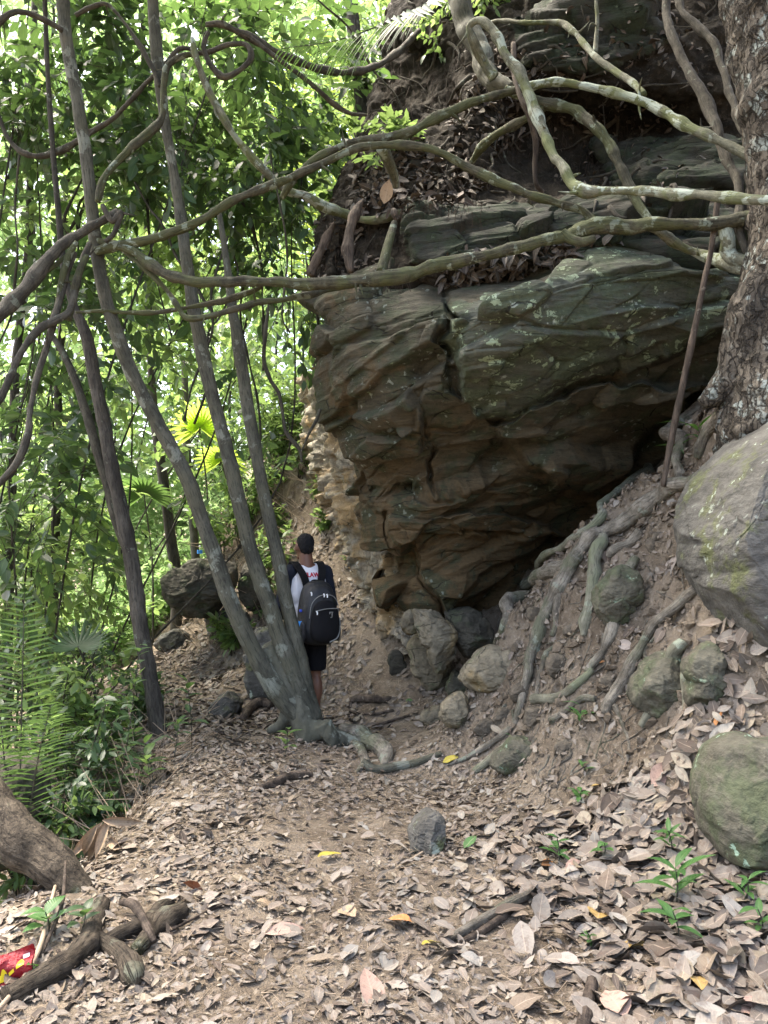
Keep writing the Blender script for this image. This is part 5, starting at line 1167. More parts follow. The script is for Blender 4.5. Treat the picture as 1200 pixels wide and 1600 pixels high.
for k, (x, y, dist, h, w, nst) in enumerate([(190, 1000, 12.0, 1.0, .7, 9), (250, 985, 12.5, 1.1, .8, 10), (310, 1000, 12.6, .9, .7, 9), (160, 930, 13.5, 1.4, .9, 10), (230, 900, 14.5, 1.6, 1.0, 10), (290, 880, 14.5, 1.7, 1.0, 10), (350, 860, 13.6, 1.6, .8, 9), (130, 1000, 11.0, .9, .7, 8), (60, 990, 10.0, 1.0, .7, 8), (170, 1010, 10.6, .7, .5, 8), (215, 1005, 11.0, .7, .5, 8), (262, 1000, 11.3, .6, .5, 8), (200, 950, 11.5, 1.2, .8, 10), (140, 860, 12.5, 1.6, 1.0, 11), (270, 930, 13.0, 1.3, .9, 10), (330, 930, 12.0, .8, .6, 7)]):
    shrub('bright yellow green bush in the sun beyond the far bend of the path', x, y, dist, h, w, nst, 8, .12, .5, 'l_bright', GB, 3, seed=k)
GS = 'scrub on the slope behind the hiker'
for k, (x, y, dist, h, w, nst) in enumerate([(395, 840, 11.2, .7, .4, 4), (430, 760, 11.4, .9, .5, 5), (470, 690, 11.4, .9, .5, 5), (405, 960, 9.7, .6, .35, 4), (362, 985, 9.4, .5, .3, 4), (500, 720, 10.4, .5, .3, 3), (440, 880, 10.2, .5, .3, 3), (350, 900, 11, .8, .5, 5), (470, 620, 12.0, 1.2, .7, 6), (420, 640, 12.2, 1.3, .7, 6), (505, 800, 10, .3, .2, 3), (455, 660, 11.6, .9, .5, 6), (490, 690, 11.0, .7, .4, 5), (440, 720, 11.2, .9, .5, 6), (415, 780, 11, .8, .5, 6), (470, 750, 10.9, .6, .4, 4), (395, 900, 10.4, .6, .4, 5), (425, 820, 10.6, .6, .4, 4), (510, 650, 11.0, .8, .4, 5), (375, 850, 11, .9, .5, 6)]):
    shrub('small leafy scrub plant on the litter slope behind the hiker', x, y, dist, h, w, nst, 6, .12, .45, 'l_mid', GS, seed=k)

# palms and fern like fronds ---------------------------------------------------
def frond(root, pts, rad, nl, ll, lw, mat, droop=.35, name='frond', fwd=.55, world=True, vee=.3):
    P = crom(np.array(pts, float), 10); b = MB()
    r = np.linspace(rad, rad * .25, len(P))
    tube(b, P, r, 6, 1, resample=False, mat=1)
    s = np.linspace(.14, .995, nl) * (len(P) - 1); i = np.clip(s.astype(int), 0, len(P) - 2); f = (s - i)[:, None]
    pos = P[i] * (1 - f) + P[i + 1] * f; T = P[i + 1] - P[i]; T /= np.linalg.norm(T, axis=1)[:, None]
    side = np.cross(T, [0, 0, 1.0]); side /= np.linalg.norm(side, axis=1)[:, None] + 1e-9
    up = np.cross(side, T)
    q = np.linspace(0, 1, nl); prof = np.sin(np.pi * np.clip(.12 + q * .86, 0, 1)) ** .6
    for sg in (-1, 1):
        ax = T * fwd + side * sg + up * vee + np.array([0, 0, -droop]) + rng.normal(0, .06, (nl, 3))
        leaves(b, pos, ax, up + side * sg * -.5 + rng.normal(0, .12, (nl, 3)), ll * prof * rng.uniform(.9, 1.08, nl), lw, fold=.35, curl=-.22, S=6, mat=0)
    return pbuild(b, name, [M[mat], M['stem']], root)
pb = at(30, 1290, 5.0); pb[2] = gz(pb[0], pb[1])
palm = empty('young_palm', pb, 'young feathery palm with long arching fronds at the left edge', 'palm')
for tip, hm in (((38, 925, 4.9), .25), ((-30, 900, 4.8), .3), ((80, 1100, 4.6), .3), ((-40, 1060, 4.4), .3)):
    t3 = at(*tip); m3 = pb * .45 + t3 * .55 + np.array([0, 0, hm * .6])
    frond(palm, [pb + [0, 0, .05], m3, t3], .007, 34, .24, .014, 'l_palm', .3)
pb = at(720, -60, 6.6)
pf_ = empty('palm_frond', pb, 'green palm frond hanging in from the top over the hill edge', 'palm')
frond(pf_, [at(730, -70, 6.5), at(680, -5, 6.2), at(610, 32, 5.9), at(530, 62, 5.7), at(440, 76, 5.5)], .012, 38, .52, .036, 'l_palm', .55, fwd=.8)
pb = at(500, 330, 11); pb[2] = gz(pb[0], pb[1])
yp = empty('palm', pb, 'sunlit yellow green palm behind the lianas near the hill edge', 'palm')
for tip in ((450, 160, 10.6), (560, 190, 10.8), (500, 30, 11.2), (430, 60, 11.5), (540, 60, 11.4), (590, 120, 11.2)):
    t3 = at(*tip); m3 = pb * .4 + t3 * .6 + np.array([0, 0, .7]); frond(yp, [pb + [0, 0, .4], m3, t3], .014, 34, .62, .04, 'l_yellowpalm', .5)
b = MB(); tube(b, [pb - [0, 0, .2], pb + [0, 0, .5]], [.07, .06], 10, 5, .1); pbuild(b, 'trunk', M['stem_dark'], yp)
def fan(label, px, py, d, rad, n, mat, tilt, name='fan_palm'):
    c = at(px, py, d); g = np.array([c[0] + .1, c[1] + .2, gz(c[0] + .1, c[1] + .2)])
    rt = empty(name, g, label, 'palm'); b = MB()
    tube(b, [g, g * .5 + c * .5 + [.05, 0, .1], c], [.016, .013, .009], 6, 6); pbuild(b, 'stalk', M['stem'], rt)
    a = np.linspace(-2.2, 2.2, n); U = np.array([1, 0, 0.0]); V = np.array([0, -math.sin(tilt), math.cos(tilt)]); Nn = np.cross(U, V)
    ax = np.sin(a)[:, None] * U + np.cos(a)[:, None] * V
    b = MB(); leaves(b, np.repeat(c[None], n, 0), ax, np.repeat(-Nn[None], n, 0) + ax * 0, rad * rng.uniform(.85, 1.05, n), rad * .13, fold=.5, curl=-.25, S=6); pbuild(b, 'blade', M[mat], rt)
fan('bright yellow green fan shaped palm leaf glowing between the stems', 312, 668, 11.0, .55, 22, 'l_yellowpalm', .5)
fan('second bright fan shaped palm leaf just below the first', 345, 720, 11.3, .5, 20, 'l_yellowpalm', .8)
fan('pale fan shaped palm leaf left of the slim brown tree', 225, 772, 10.4, .6, 24, 'l_palm', .9)
fan('drooping ribbed palm leaf above the shrubs left of the path', 122, 1010, 6.4, .34, 18, 'l_palm', -1.1)

# seedlings -------------------------------------------------------------------
def seedling(label, px, py, h, nl, L, W, mat='l_ground', spread=.7, group=None, name='seedling', dist=None, S=9):
    p0 = hit(px, py)
    rt = empty(name, p0, label, 'plant', group); b = MB()
    top = p0 + np.array([rng.normal(0, .12) * h, rng.normal(0, .1) * h, h])
    tube(b, [p0 - [0, 0, .02], p0 * .5 + top * .5 + [.01, 0, 0], top], [.0035, .003, .002], 6, 5); pbuild(b, 'stem', M['thin'] if h > .3 else M['stem'], rt)
    t = np.sort(rng.uniform(.35, 1, nl)); t[-1] = 1
    a = np.arange(nl) * 2.4 + rng.uniform(0, 6)
    pos = p0 + (top - p0) * t[:, None]
    ax = np.stack([np.cos(a) * spread, np.sin(a) * spread, rng.uniform(.1, .75, nl)], 1)
    nr = np.stack([-np.cos(a) * .5, -np.sin(a) * .5, np.ones(nl)], 1)
    LL = L * rng.uniform(.7, 1.15, nl)
    b = MB(); leaves(b, pos, ax, nr, LL, LL * W, fold=.25, curl=rng.uniform(-.5, -.15, nl), S=S); pbuild(b, 'foliage', M[mat], rt)
seedling('bright little seedling with two round leaves left of the lowest lance leaved plant', 940, 1345, .09, 4, .075, .6)
seedling('narrow leaved seedling at the foot of the bank left of the bright little seedling', 872, 1352, .13, 8, .10, .32)
seedling('largest lance leaved plant among dry leaves below the rounded green boulder', 1055, 1420, .17, 9, .19, .24)
seedling('feathery small plant close under the rounded green boulder', 1048, 1340, .13, 12, .09, .28)
seedling('lance leaved plant lowest on the slope with leaves held flat', 1060, 1478, .12, 6, .13, .3)
seedling('small plant by the right edge below the rounded green boulder', 1160, 1420, .12, 8, .11, .25)
seedling('small dark plant touching the right edge of the slope', 1190, 1465, .10, 6, .10, .3)
seedling('tiny seedling in the middle of the leaf litter under the slope', 920, 1478, .05, 6, .045, .45)
seedling('glossy lance leaved plant on the bank between the roots', 905, 1145, .16, 7, .15, .25)
seedling('tiny pair of leaves low on the bank right of the greenish stone', 800, 1168, .06, 4, .07, .4)
seedling('green shoot with long blades between the dead stick and the big grey boulder', 1095, 705, .14, 5, .30, .13)
seedling('drooping plant with long blade leaves on the bank beside the stick foot', 1062, 712, .08, 5, .2, .15)
seedling('small glossy plant higher on the slope above the narrow leaved seedling', 905, 1262, .09, 6, .085, .4)
seedling('low plant by the middle of the bank foot over the narrow leaved one', 912, 1210, .06, 4, .08, .35)
seedling('leafy plant with big oval leaves in front of the forked tree base', 443, 1190, .26, 6, .15, .45, 'l_mid')
seedling('tall thin plant with drooping leaves left of the forked tree base', 300, 1170, .52, 9, .17, .42, 'l_dark')
seedling('clump of glossy lance leaves above the leaning fallen trunk', 105, 1330, .30, 16, .24, .24, 'l_mid')
seedling('second clump of lance leaves beside the first near the dark boulder', 60, 1320, .38, 14, .22, .22, 'l_mid')
seedling('broad leaf plant behind the dry curled sheath', 150, 1290, .30, 11, .20, .3, 'l_dark')
seedling('small leafy plant on the litter just above the pale fallen branch', 235, 1240, .26, 8, .17, .35, 'l_mid')
seedling('tall dark stemmed sapling standing in the left undergrowth', 178, 1290, 1.25, 22, .12, .42, 'l_dark', .9)
seedling('dark sapling at the left edge in front of the young palm', 20, 1350, 1.2, 12, .14, .45, 'l_dark', .9)
seedling('leafy stem with oval leaves beside the straight dark barked tree', 262, 1130, .42, 12, .17, .45, 'l_dark')
seedling('low oval leaved plant in front of the gnarled branch', 75, 1465, .10, 6, .11, .5, 'l_ground')
seedling('single light green round leaf sprout near the red packet', 52, 1540, .06, 3, .07, .75, 'l_ground')
seedling('small dark leaved sprout between the two fallen branches', 120, 1470, .12, 6, .10, .45, 'l_dark')
seedling('pale leafed plant on the far slope by the upright boulder', 365, 985, .3, 10, .16, .4, 'l_mid')
seedling('small pale green tuft on the sandy slope behind the hiker', 540, 885, .14, 12, .1, .3, 'l_mid')

for x, y, h, nl, L in ((95, 1255, .42, 14, .2), (150, 1225, .38, 12, .19), (45, 1215, .5, 14, .2), (205, 1195, .34, 11, .17), (240, 1225, .28, 9, .18), (180, 1265, .3, 12, .18), (20, 1275, .4, 12, .2), (270, 1190, .3, 9, .16)):
    seedling('dark lance leaved plant in the shady undergrowth at the drop left of the path', x, y, h, nl, L, .28, 'l_dark', .8, 'lance leaved plants in the left undergrowth')
# leaf litter -------------------------------------------------------------------
def scatter(mb, x, y, L, W, lift=.02, tilt=.22, S=6, curl=(-.55, .35), mat=0):
    n = len(x); z = ground_z(x, y); nr = ground_n(x, y)
    nn = nr + rng.normal(0, 1, (n, 3)) * tilt
    ax = np.cross(nn, rand_unit(n)); ax /= np.linalg.norm(ax, axis=1)[:, None] + 1e-9
    pos = np.c_[x, y, z] + nr * (rng.uniform(.1, 1, n) * lift)[:, None] - ax * (L * .5)[:, None]
    leaves(mb, pos, ax, nn, L, W, fold=rng.uniform(-.2, .6, n), curl=rng.uniform(curl[0] * .8, curl[1] * .7, n), S=S, wave=.025, roll=rng.normal(0, .35, n), mat=mat)
def ground_samples(n, x0, x1, y0, y1, dens=None):
    x = rng.uniform(x0, x1, n); y = rng.uniform(y0, y1, n)
    xy = np.c_[x, y, 0 * x]
    k = fbm(xy * 1.9, 3, 91)
    p = np.clip(.78 + .5 * k, .12, 1)
    sandy = np.exp(-(((x - .15) / .55) ** 2 + ((y - 6.6) / .8) ** 2)) + .5 * np.exp(-(((x + .02 + .10 * np.sin(y * 2)) / .42) ** 2 + ((y - 4.2) / 1.9) ** 2)) + .8 * np.exp(-(((x - .1) / .6) ** 2 + ((y - 8.0) / .7) ** 2))
    nz = ground_n(x, y)[:, 2]
    p = p * (1 - .93 * np.clip(sandy, 0, 1)) * np.where(x > 0.5, smooth(.35, .85, nz) * .5 + .5, smooth(.3, .7, nz) * .3 + .7)
    ok = rng.uniform(0, 1, n) < p
    return x[ok], y[ok]
b = MB()
for n, x0, x1, y0, y1, la, lb_, S in ((9000, -1.2, 1.6, 2.0, 5.2, .008, .028, 3), (11000, -2.2, 2.2, 2.0, 4.2, .018, .055, 4), (3400, -2.2, 2.2, 2.0, 4.2, .045, .085, 6), (500, -2.2, 2.4, 2.0, 4.2, .08, .13, 6), (8500, -2.8, 2.4, 4.2, 6.4, .02, .06, 4), (2600, -2.8, 2.4, 4.2, 6.4, .045, .09, 4), (600, -2.8, 2.4, 4.2, 6.4, .08, .13, 6), (11000, -4.2, .8, 6.4, 10, .05, .13, 4), (5500, -6, .5, 9.5, 13.5, .07, .16, 3), (5000, -6.5, -2.2, 1.5, 8, .05, .13, 3), (2600, 2.2, 4.2, 1.5, 5.5, .06, .15, 4)):
    x, y = ground_samples(n, x0, x1, y0, y1)
    L = rng.uniform(la, lb_, len(x)) ; scatter(b, x, y, L, L * rng.uniform(.30, .58, len(x)), .018 if y0 < 4 else .03, .22, S)
x = rng.normal(1.55, .45, 2400); y = rng.uniform(2.2, 4.3, 2400); L = rng.uniform(.06, .17, 2400)
scatter(b, x, y, L, L * rng.uniform(.36, .6, 2400), .04, .3, 6)
tag(b.build('leaf_litter', M['dry']), 'carpet of dry brown leaves covering the path and banks', 'leaf litter', kind='stuff')
# crumbs of twig and stalk between the leaves
b = MB(); n = 9000
x = rng.uniform(-2.4, 2.3, n); y = 2.0 + 6.5 * rng.uniform(0, 1, n) ** 1.5
A = np.c_[x, y, ground_z(x, y) + rng.uniform(.002, .02, n)]
D = np.cross(ground_n(x, y), rand_unit(n)) + ground_n(x, y) * rng.normal(0, .12, (n, 1)); D /= np.linalg.norm(D, axis=1)[:, None]
prisms(b, A, A + D * rng.uniform(.02, .14, n)[:, None] ** 1.2, rng.uniform(.0008, .0028, n), .0008)
tag(b.build('twig_litter', M['straw']), 'scattered bits of twig and leaf stalk among the litter', 'twigs', kind='stuff')
# crumbs of earth on the bank
b = MB(); n = 3600
ico = bmesh.new(); bmesh.ops.create_icosphere(ico, subdivisions=1, radius=1.0); iv = np.array([v.co[:] for v in ico.verts]); jf = np.array([[v.index for v in f.verts] for f in ico.faces]); ico.free()
x = rng.uniform(.45, 2.2, n); y = rng.uniform(3.6, 6.6, n); z = ground_z(x, y); ok = (z > .12); x, y, z = x[ok], y[ok], z[ok]; n = len(x)
sz = .006 + .034 * rng.uniform(0, 1, n) ** 3
V = iv[None] * (1 + .3 * rng.normal(0, 1, (n, len(iv), 1))) * sz[:, None, None] * rng.uniform(.6, 1.3, (n, 1, 3)) + np.c_[x, y, z][:, None]
b.add(V.reshape(-1, 3), [(np.arange(n)[:, None, None] * len(iv) + jf[None]).reshape(-1, 3)])
tag(b.build('soil_crumbs', M['soil'], smooth_=False), 'loose crumbs of earth on the root covered bank', 'soil', kind='stuff')
# greenery on the shoulder of the hill
hp = HP.reshape(-1, 3); hxy = None
def px_of(Pw):
    d = Pw - np.array([0, 0, 1.6]); yc = -d[:, 1] * SP + d[:, 2] * CP; zc = d[:, 1] * CP + d[:, 2] * SP
    return 600 + FPX * d[:, 0] / zc, 800 - FPX * yc / zc
hx, hy = px_of(hp)
for k, (x, y, h, w) in enumerate(((612, 60, .5, .4), (588, 150, .4, .3), (640, 20, .5, .4), (560, 215, .35, .25), (548, 265, .3, .2), (690, 30, .4, .3), (640, 215, .22, .18), (760, 5, .35, .35))):
    j = np.argmin((hx - x) ** 2 + (hy - y) ** 2); p0 = hp[j]
    rt = empty('shrub', p0, 'small leafy plant rooted on the dark shoulder of the hill above the outcrop', 'shrub', 'plants on the hill shoulder'); b = MB(); lb = MB()
    for q in range(5):
        tip = p0 + np.array([rng.normal(-.12, w), -abs(rng.normal(.15, .15)), rng.normal(0, .5) * h])
        md = p0 * .5 + tip * .5 + [0, 0, .1]; tube(b, [p0, md, tip], [.006, .005, .002], 5, 5)
        cs = crom(np.array([p0, md, tip]), 5)[3:]; sprays(lb, cs, rand_unit(len(cs)) + [0, 0, -.2], .16, 6, .11, .45, 4, .3, 1, .002)
    pbuild(b, 'stems', M['thin'], rt); pbuild(lb, 'foliage', [M['l_mid'], M['thin']], rt)
# litter on the hillside ledges and the outcrop's top
def px_of(Pw):
    d = Pw - np.array([0, 0, 1.6]); yc = -d[:, 1] * SP + d[:, 2] * CP; zc = d[:, 1] * CP + d[:, 2] * SP
    return 600 + FPX * d[:, 0] / zc, 800 - FPX * yc / zc
hp = HP.reshape(-1, 3); hn = HN.reshape(-1, 3); hx, hy = px_of(hp)
b = MB()
for poly, n, la, lb_ in (([(560, 235), (640, 225), (735, 235), (770, 290), (720, 320), (620, 335), (545, 335)], 800, .05, .15), ([(690, 190), (790, 60), (860, 100), (800, 230), (740, 240)], 350, .05, .13), ([(690, 410), (930, 365), (960, 390), (890, 425), (700, 455)], 520, .05, .14), ([(480, 330), (560, 300), (600, 440), (490, 460)], 260, .04, .12), ([(800, 20), (1100, 0), (1100, 120), (900, 110)], 110, .05, .13), ([(840, 180), (1010, 150), (1130, 240), (1000, 320), (850, 280)], 150, .04, .1), ([(600, -60), (1200, -60), (1200, 160), (600, 300)], 160, .04, .11)):
    ok = np.where(poly_sd(hx, hy, poly) > 0)[0]
    if len(ok) == 0: continue
    i = rng.choice(ok, n); nn = hn[i] * .6 + np.array([0, -.1, .5]) + rng.normal(0, .4, (n, 3)); ax = np.cross(nn, rand_unit(n)); L = rng.uniform(la, lb_, n)
    leaves(b, hp[i] + hn[i] * rng.uniform(.0, .06, (n, 1)), ax, nn, L, L * rng.uniform(.3, .55, n), fold=rng.uniform(0, 1.3, n), curl=rng.uniform(-1.1, .4, n), S=6, wave=.03, roll=rng.normal(0, .5, n))
tag(b.build('ledge_litter', M['dry_shaded']), 'dry leaves caught on the ledges above the outcrop', 'leaf litter', kind='stuff')
# hanging fine roots over the rock face and from the hillside
def root_tuft(label, poly, n, l0, l1, srcP, srcN):
    x, y = px_of(srcP); ok = np.where(poly_sd(x, y, poly) > 0)[0]; i = rng.choice(ok, n)
    A = srcP[i] + srcN[i] * .02 + rng.normal(0, .02, (n, 3)); L = rng.uniform(l0, l1, n)[:, None]; b = MB()
    for k in range(3):
        B = A + np.array([0, -.06, -1.0]) * L / 3 + rng.normal(0, .025, (n, 3)) * L / .3
        prisms(b, A, B, .003 - .0006 * k, .0024 - .0006 * k); A = B
    return tag(b.build('root_tuft', M['rootlet'], origin=srcP[i[0]]), label, 'roots', kind='stuff')
cp = P.reshape(-1, 3); cn = N.reshape(-1, 3)
root_tuft('tuft of fine dark roots hanging over the left corner of the outcrop', [(555, 440), (640, 440), (630, 485), (560, 490)], 420, .15, .48, np.vstack([hp, cp]), np.vstack([hn, cn]))
root_tuft('beard of fine roots hanging from the soil in the dark hollow above', [(800, 180), (1000, 180), (1000, 270), (800, 260)], 260, .1, .4, hp, hn)
root_tuft('thin roots dangling over the dark ledge rock under the leaf shelf', [(620, 315), (760, 305), (760, 335), (620, 345)], 200, .08, .3, hp, hn)
root_tuft('tangle of fine roots under the palm frond at the hill edge', [(585, 70), (720, 60), (740, 170), (580, 180)], 260, .2, .7, hp, hn)
root_tuft('matted fine roots at the cliff edge left of the branch stub', [(500, 350), (600, 350), (600, 430), (500, 440)], 260, .1, .35, hp, hn)
b = MB()
for k in range(150):                                   # woody roots creeping over the hillside
    i = rng.integers(len(hp)); 
    if not (590 < hx[i] < 1150 and -30 < hy[i] < 330): continue
    p = hp[i].copy(); pts = [p]; dirv = np.array([rng.normal(0, .6), 0, -.5])
    for q in range(5):
        dirv = dirv + rng.normal(0, .35, 3); p = p + dirv / np.linalg.norm(dirv) * .16
        j = np.argmin(((hp - p) ** 2).sum(1)); p = hp[j] + hn[j] * .012; pts.append(p)
    tube(b, pts, np.linspace(rng.uniform(.008, .026), .004, 6), 7, 4, .1, 14, k)
tag(b.build('hillside_roots', M['liana_brown']), 'woody roots creeping over the dark earth above the outcrop', 'roots', kind='stuff')

# single fallen leaves ------------------------------------------------------------
def fallen_leaf(px, py, L, W, mat, label, group=None, yaw=None, curl=-.2, fold=.25, lift=.03, tilt=.2, p=None):
    p = hit(px, py) if p is None else p
    nr = ground_n(np.array([p[0]]), np.array([p[1]]))[0] + rng.normal(0, tilt, 3)
    a = rng.uniform(0, 6.28) if yaw is None else yaw
    ax = np.array([math.cos(a), math.sin(a), 0]); ax = ax - nr * (ax @ nr) / (nr @ nr); ax /= np.linalg.norm(ax)
    b = MB(); leaves(b, (p + np.array([0, 0, lift]) - ax * L * .5)[None], ax[None], nr[None], np.array([L]), np.array([W]), fold=fold, curl=curl, S=9, wave=.012, roll=rng.normal(0, .2))
    return tag(b.build('fallen_leaf', M[mat], origin=p), label, 'leaf', group)
HERO = [
 (515, 1346, .13, .07, 'leaf_yellow', 'yellow green speckled leaf lying flat in the middle of the path', .3, .1), (622, 1446, .13, .075, 'leaf_orange', 'bright orange brown curled leaf on the path right of centre', 2.9, .35),
 (540, 1435, .15, .07, 'leaf_tan', 'tan leaf with dark holes on the path above the orange one', 2.2, .2), (850, 1418, .17, .10, 'leaf_pale', 'large pale pinkish leaf with wavy edge on the lower right litter', 1.6, .15),
 (305, 1392, .15, .06, 'leaf_rust', 'folded rust red leaf on the left side of the path', 1.1, .5), (1096, 1402, .18, .09, 'leaf_pinkish', 'smooth pinkish brown pointed leaf below the rounded green boulder', 1.9, .1),
 (1122, 1122, .17, .06, 'leaf_orange', 'long orange leaf lying under the big grey boulder', .3, .3), (1090, 1538, .14, .06, 'leaf_ochre', 'mustard yellow curled leaf near the bottom right', 1.4, .4),
 (960, 1580, .17, .10, 'leaf_pinkish', 'broad veined brown leaf cut by the bottom edge right of centre', 1.7, .1), (735, 1325, .13, .05, 'leaf_greenfall', 'fresh dark green fallen leaf right of the dark path stone', .9, .1),
 (675, 1488, .09, .06, 'leaf_yellow', 'pale yellow green small leaf at the lower middle of the path', .4, .1), (827, 1465, .10, .055, 'leaf_pale', 'whitish pointed leaf standing below the large pale one', 1.4, .2),
 (937, 1436, .17, .10, 'leaf_ochre', 'cream and brown rotted leaf in the lower right litter', 1.2, .3), (1050, 890, .17, .10, 'leaf_pale', 'pale dead leaf caught on the bank beside the big grey boulder', .3, .2),
 (975, 1018, .12, .07, 'leaf_pale', 'pale rounded leaf stuck on the bank among the roots', 2.0, .1), (940, 1042, .13, .07, 'leaf_orange', 'orange curled leaf on the bank left of the hanging roots', .2, .5),
 (1030, 970, .18, .08, 'leaf_pinkish', 'brown curled leaf leaning on the root below the big grey boulder', 1.2, .6), (1040, 1215, .22, .12, 'leaf_pinkish', 'large brown leaf left of the top of the rounded green boulder', .7, .4),
 (910, 1362, .17, .10, 'leaf_pinkish', 'folded brown leaf above the pale ones on the slope foot', .1, .6), (936, 1235, .11, .05, 'leaf_ochre', 'yellow brown leaf fragment at the foot of the bank', .2, .3),
 (580, 1560, .18, .09, 'leaf_pinkish', 'pinkish grey leaf lying flat at the bottom middle', 1.9, .1), (445, 1465, .17, .06, 'leaf_pinkish', 'long greyish brown leaf on the left half of the path', .2, .2),
 (705, 1192, .14, .07, 'leaf_yellow', 'dull yellow green leaf at the foot of the earth bank', .3, .2), (860, 1360, .10, .05, 'leaf_orange', 'small bright orange leaf by the weathered stick', .4, .3),
 (330, 1305, .20, .06, 'leaf_pale', 'long pale curled leaf on the left of the path', 1.0, .6), (425, 1420, .14, .05, 'leaf_tan', 'brown curled leaf with a pale tip on the left half of the path', .2, .6),
 (1190, 1590, .15, .08, 'leaf_pinkish', 'brown leaf in the bottom right corner', .2, .3), (880, 1510, .13, .06, 'leaf_pale', 'pale ribbed leaf above the stubby stick end', 2.5, .2), (1000, 1485, .18, .09, 'leaf_ochre', 'large tan leaf beside the lowest lance leaved plant', .2, .3),
 (1145, 1370, .24, .12, 'leaf_pinkish', 'very large brown crumpled leaf under the rounded green boulder', .6, .5), (640, 1100, .08, .05, 'leaf_greenfall', 'tiny green leaf fallen on the sandy path', .4, .1), (520, 1162, .09, .04, 'leaf_greenfall', 'small bright green leaf lying on the root of the forked tree', .1, .1),
]
for x, y, L, W, mt, lab, yaw, cu in HERO:
    fallen_leaf(x, y, L, W, mt, lab, None, yaw, -cu, .25, .035)
p = at(600, 318, 6.05)
b = MB(); leaves(b, (p)[None], np.array([[.25, -.15, 1.0]]), np.array([[0, -1, .2]]), np.array([.2]), np.array([.11]), fold=.2, curl=.1, S=9); tag(b.build('fallen_leaf', M['leaf_tan'], origin=p), 'big orange tan dry leaf standing on the leaf ledge beside the stump', 'leaf')
GL_ = 'dry brown leaves in the foreground litter'
cnt = 0
while cnt < 265:
    x = rng.uniform(-1.4, 2.0); y = 2.1 + 2.6 * rng.uniform() ** 1.3
    q = np.array([x, y, gz(x, y)]); L = rng.uniform(.075, .135)
    fallen_leaf(0, 0, L, L * rng.uniform(.38, .58), 'dry1', 'dull brown dry leaf, one of many alike lying loose on the foreground litter', GL_, None, rng.uniform(-.4, .15), rng.uniform(0, .45), rng.uniform(.010, .03), .18, q)
    cnt += 1
# dry curled sheath
p = hit(165, 1330); b = MB()
for k, (dx, dz, L, ax) in enumerate(((-.02, .16, .26, (-.5, -.3, -.65)), (.01, .17, .25, (-.3, -.35, -.7)), (.03, .18, .22, (-.1, -.4, -.75)), (.0, .19, .24, (.95, .1, -.1)), (.05, .10, .18, (.8, -.5, -.25)), (-.01, .18, .2, (-.38, -.2, -.8)))):
    leaves(b, (p + np.array([dx, -.02 * k, dz]))[None], np.array([ax], float), np.array([[.1, -1, .3]]) + 0.0, np.array([L]), np.array([.05]), fold=1.7, curl=.3 * (-1) ** k, S=9)
tag(b.build('dry_sheath', M['leaf_tan'], origin=p), 'bundle of tan curled dry palm sheaths left of the path', 'dry sheath')
# dead stalks in the hollow on the left
b = MB(); n = 420
A = np.stack([rng.uniform(-2.5, -1.6, n), rng.uniform(4.6, 6.2, n), np.zeros(n)], 1); A[:, 2] = ground_z(A[:, 0], A[:, 1])
D = rand_unit(n) * np.array([1, .6, .5]) + np.array([0, 0, .25]); prisms(b, A, A + D * rng.uniform(.15, .7, n)[:, None], .004, .0018)
n = 500; A = np.stack([rng.uniform(-2.6, -.6, n), rng.uniform(9.3, 12, n), np.zeros(n)], 1); A[:, 2] = ground_z(A[:, 0], A[:, 1]); D = rand_unit(n) * np.array([1, .5, .6]) + np.array([0, -.2, .4]); prisms(b, A, A + D * rng.uniform(.2, .9, n)[:, None], .005, .002)
tag(b.build('dead_stalks', M['straw']), 'tangle of dead stalks in the hollow and on the slope behind', 'stalks', kind='stuff')
# ------------------------------------------------------------------ the hiker
TURN = R(30)
HT = .10
hp_ = at(477, 1139, 6.75); hp_[2] = gz(hp_[0], hp_[1])
person = empty('person', hp_, 'person seen from behind in a white top with dark sleeves and black shorts', 'person', rz=TURN)
sx = 1.0
body = Solid()
body.ball((-.012, .025, 1.655), (.074, .092, .105), rotz=HT).ball((-.014, .045, 1.60), (.055, .065, .07), rotz=HT)       # skull, jaw (turned left)
hr = lambda x, y, z: (-.012 + x * math.cos(HT) - y * math.sin(HT), .025 + x * math.sin(HT) + y * math.cos(HT), z)
body.cone(hr(0, .092, 1.645), hr(0, .106, 1.615), .011, .015)                                                              # nose
body.cone(hr(-.02, .086, 1.580), hr(.02, .086, 1.580), .010, .010).cone(hr(-.01, .075, 1.545), hr(.01, .075, 1.545), .022, .022)  # lips, chin
for s_ in (-1, 1):                                                                                                         # ears
    c_, q_ = math.cos(HT), math.sin(HT); ex, ey = s_ * .078, .0
    body.ball((-.012 + ex * c_ - ey * q_, .02 + ex * q_ + ey * c_, 1.635), (.012, .022, .034), 12, rotz=HT - s_ * .35)
body.cone((0, -.012, 1.42), (-.004, .005, 1.58), .068, .060)
body.ball((0, 0, 1.28), (.165, .105, .20)).ball((0, 0, 1.05), (.14, .098, .17)).ball((0, -.005, .93), (.155, .112, .12))
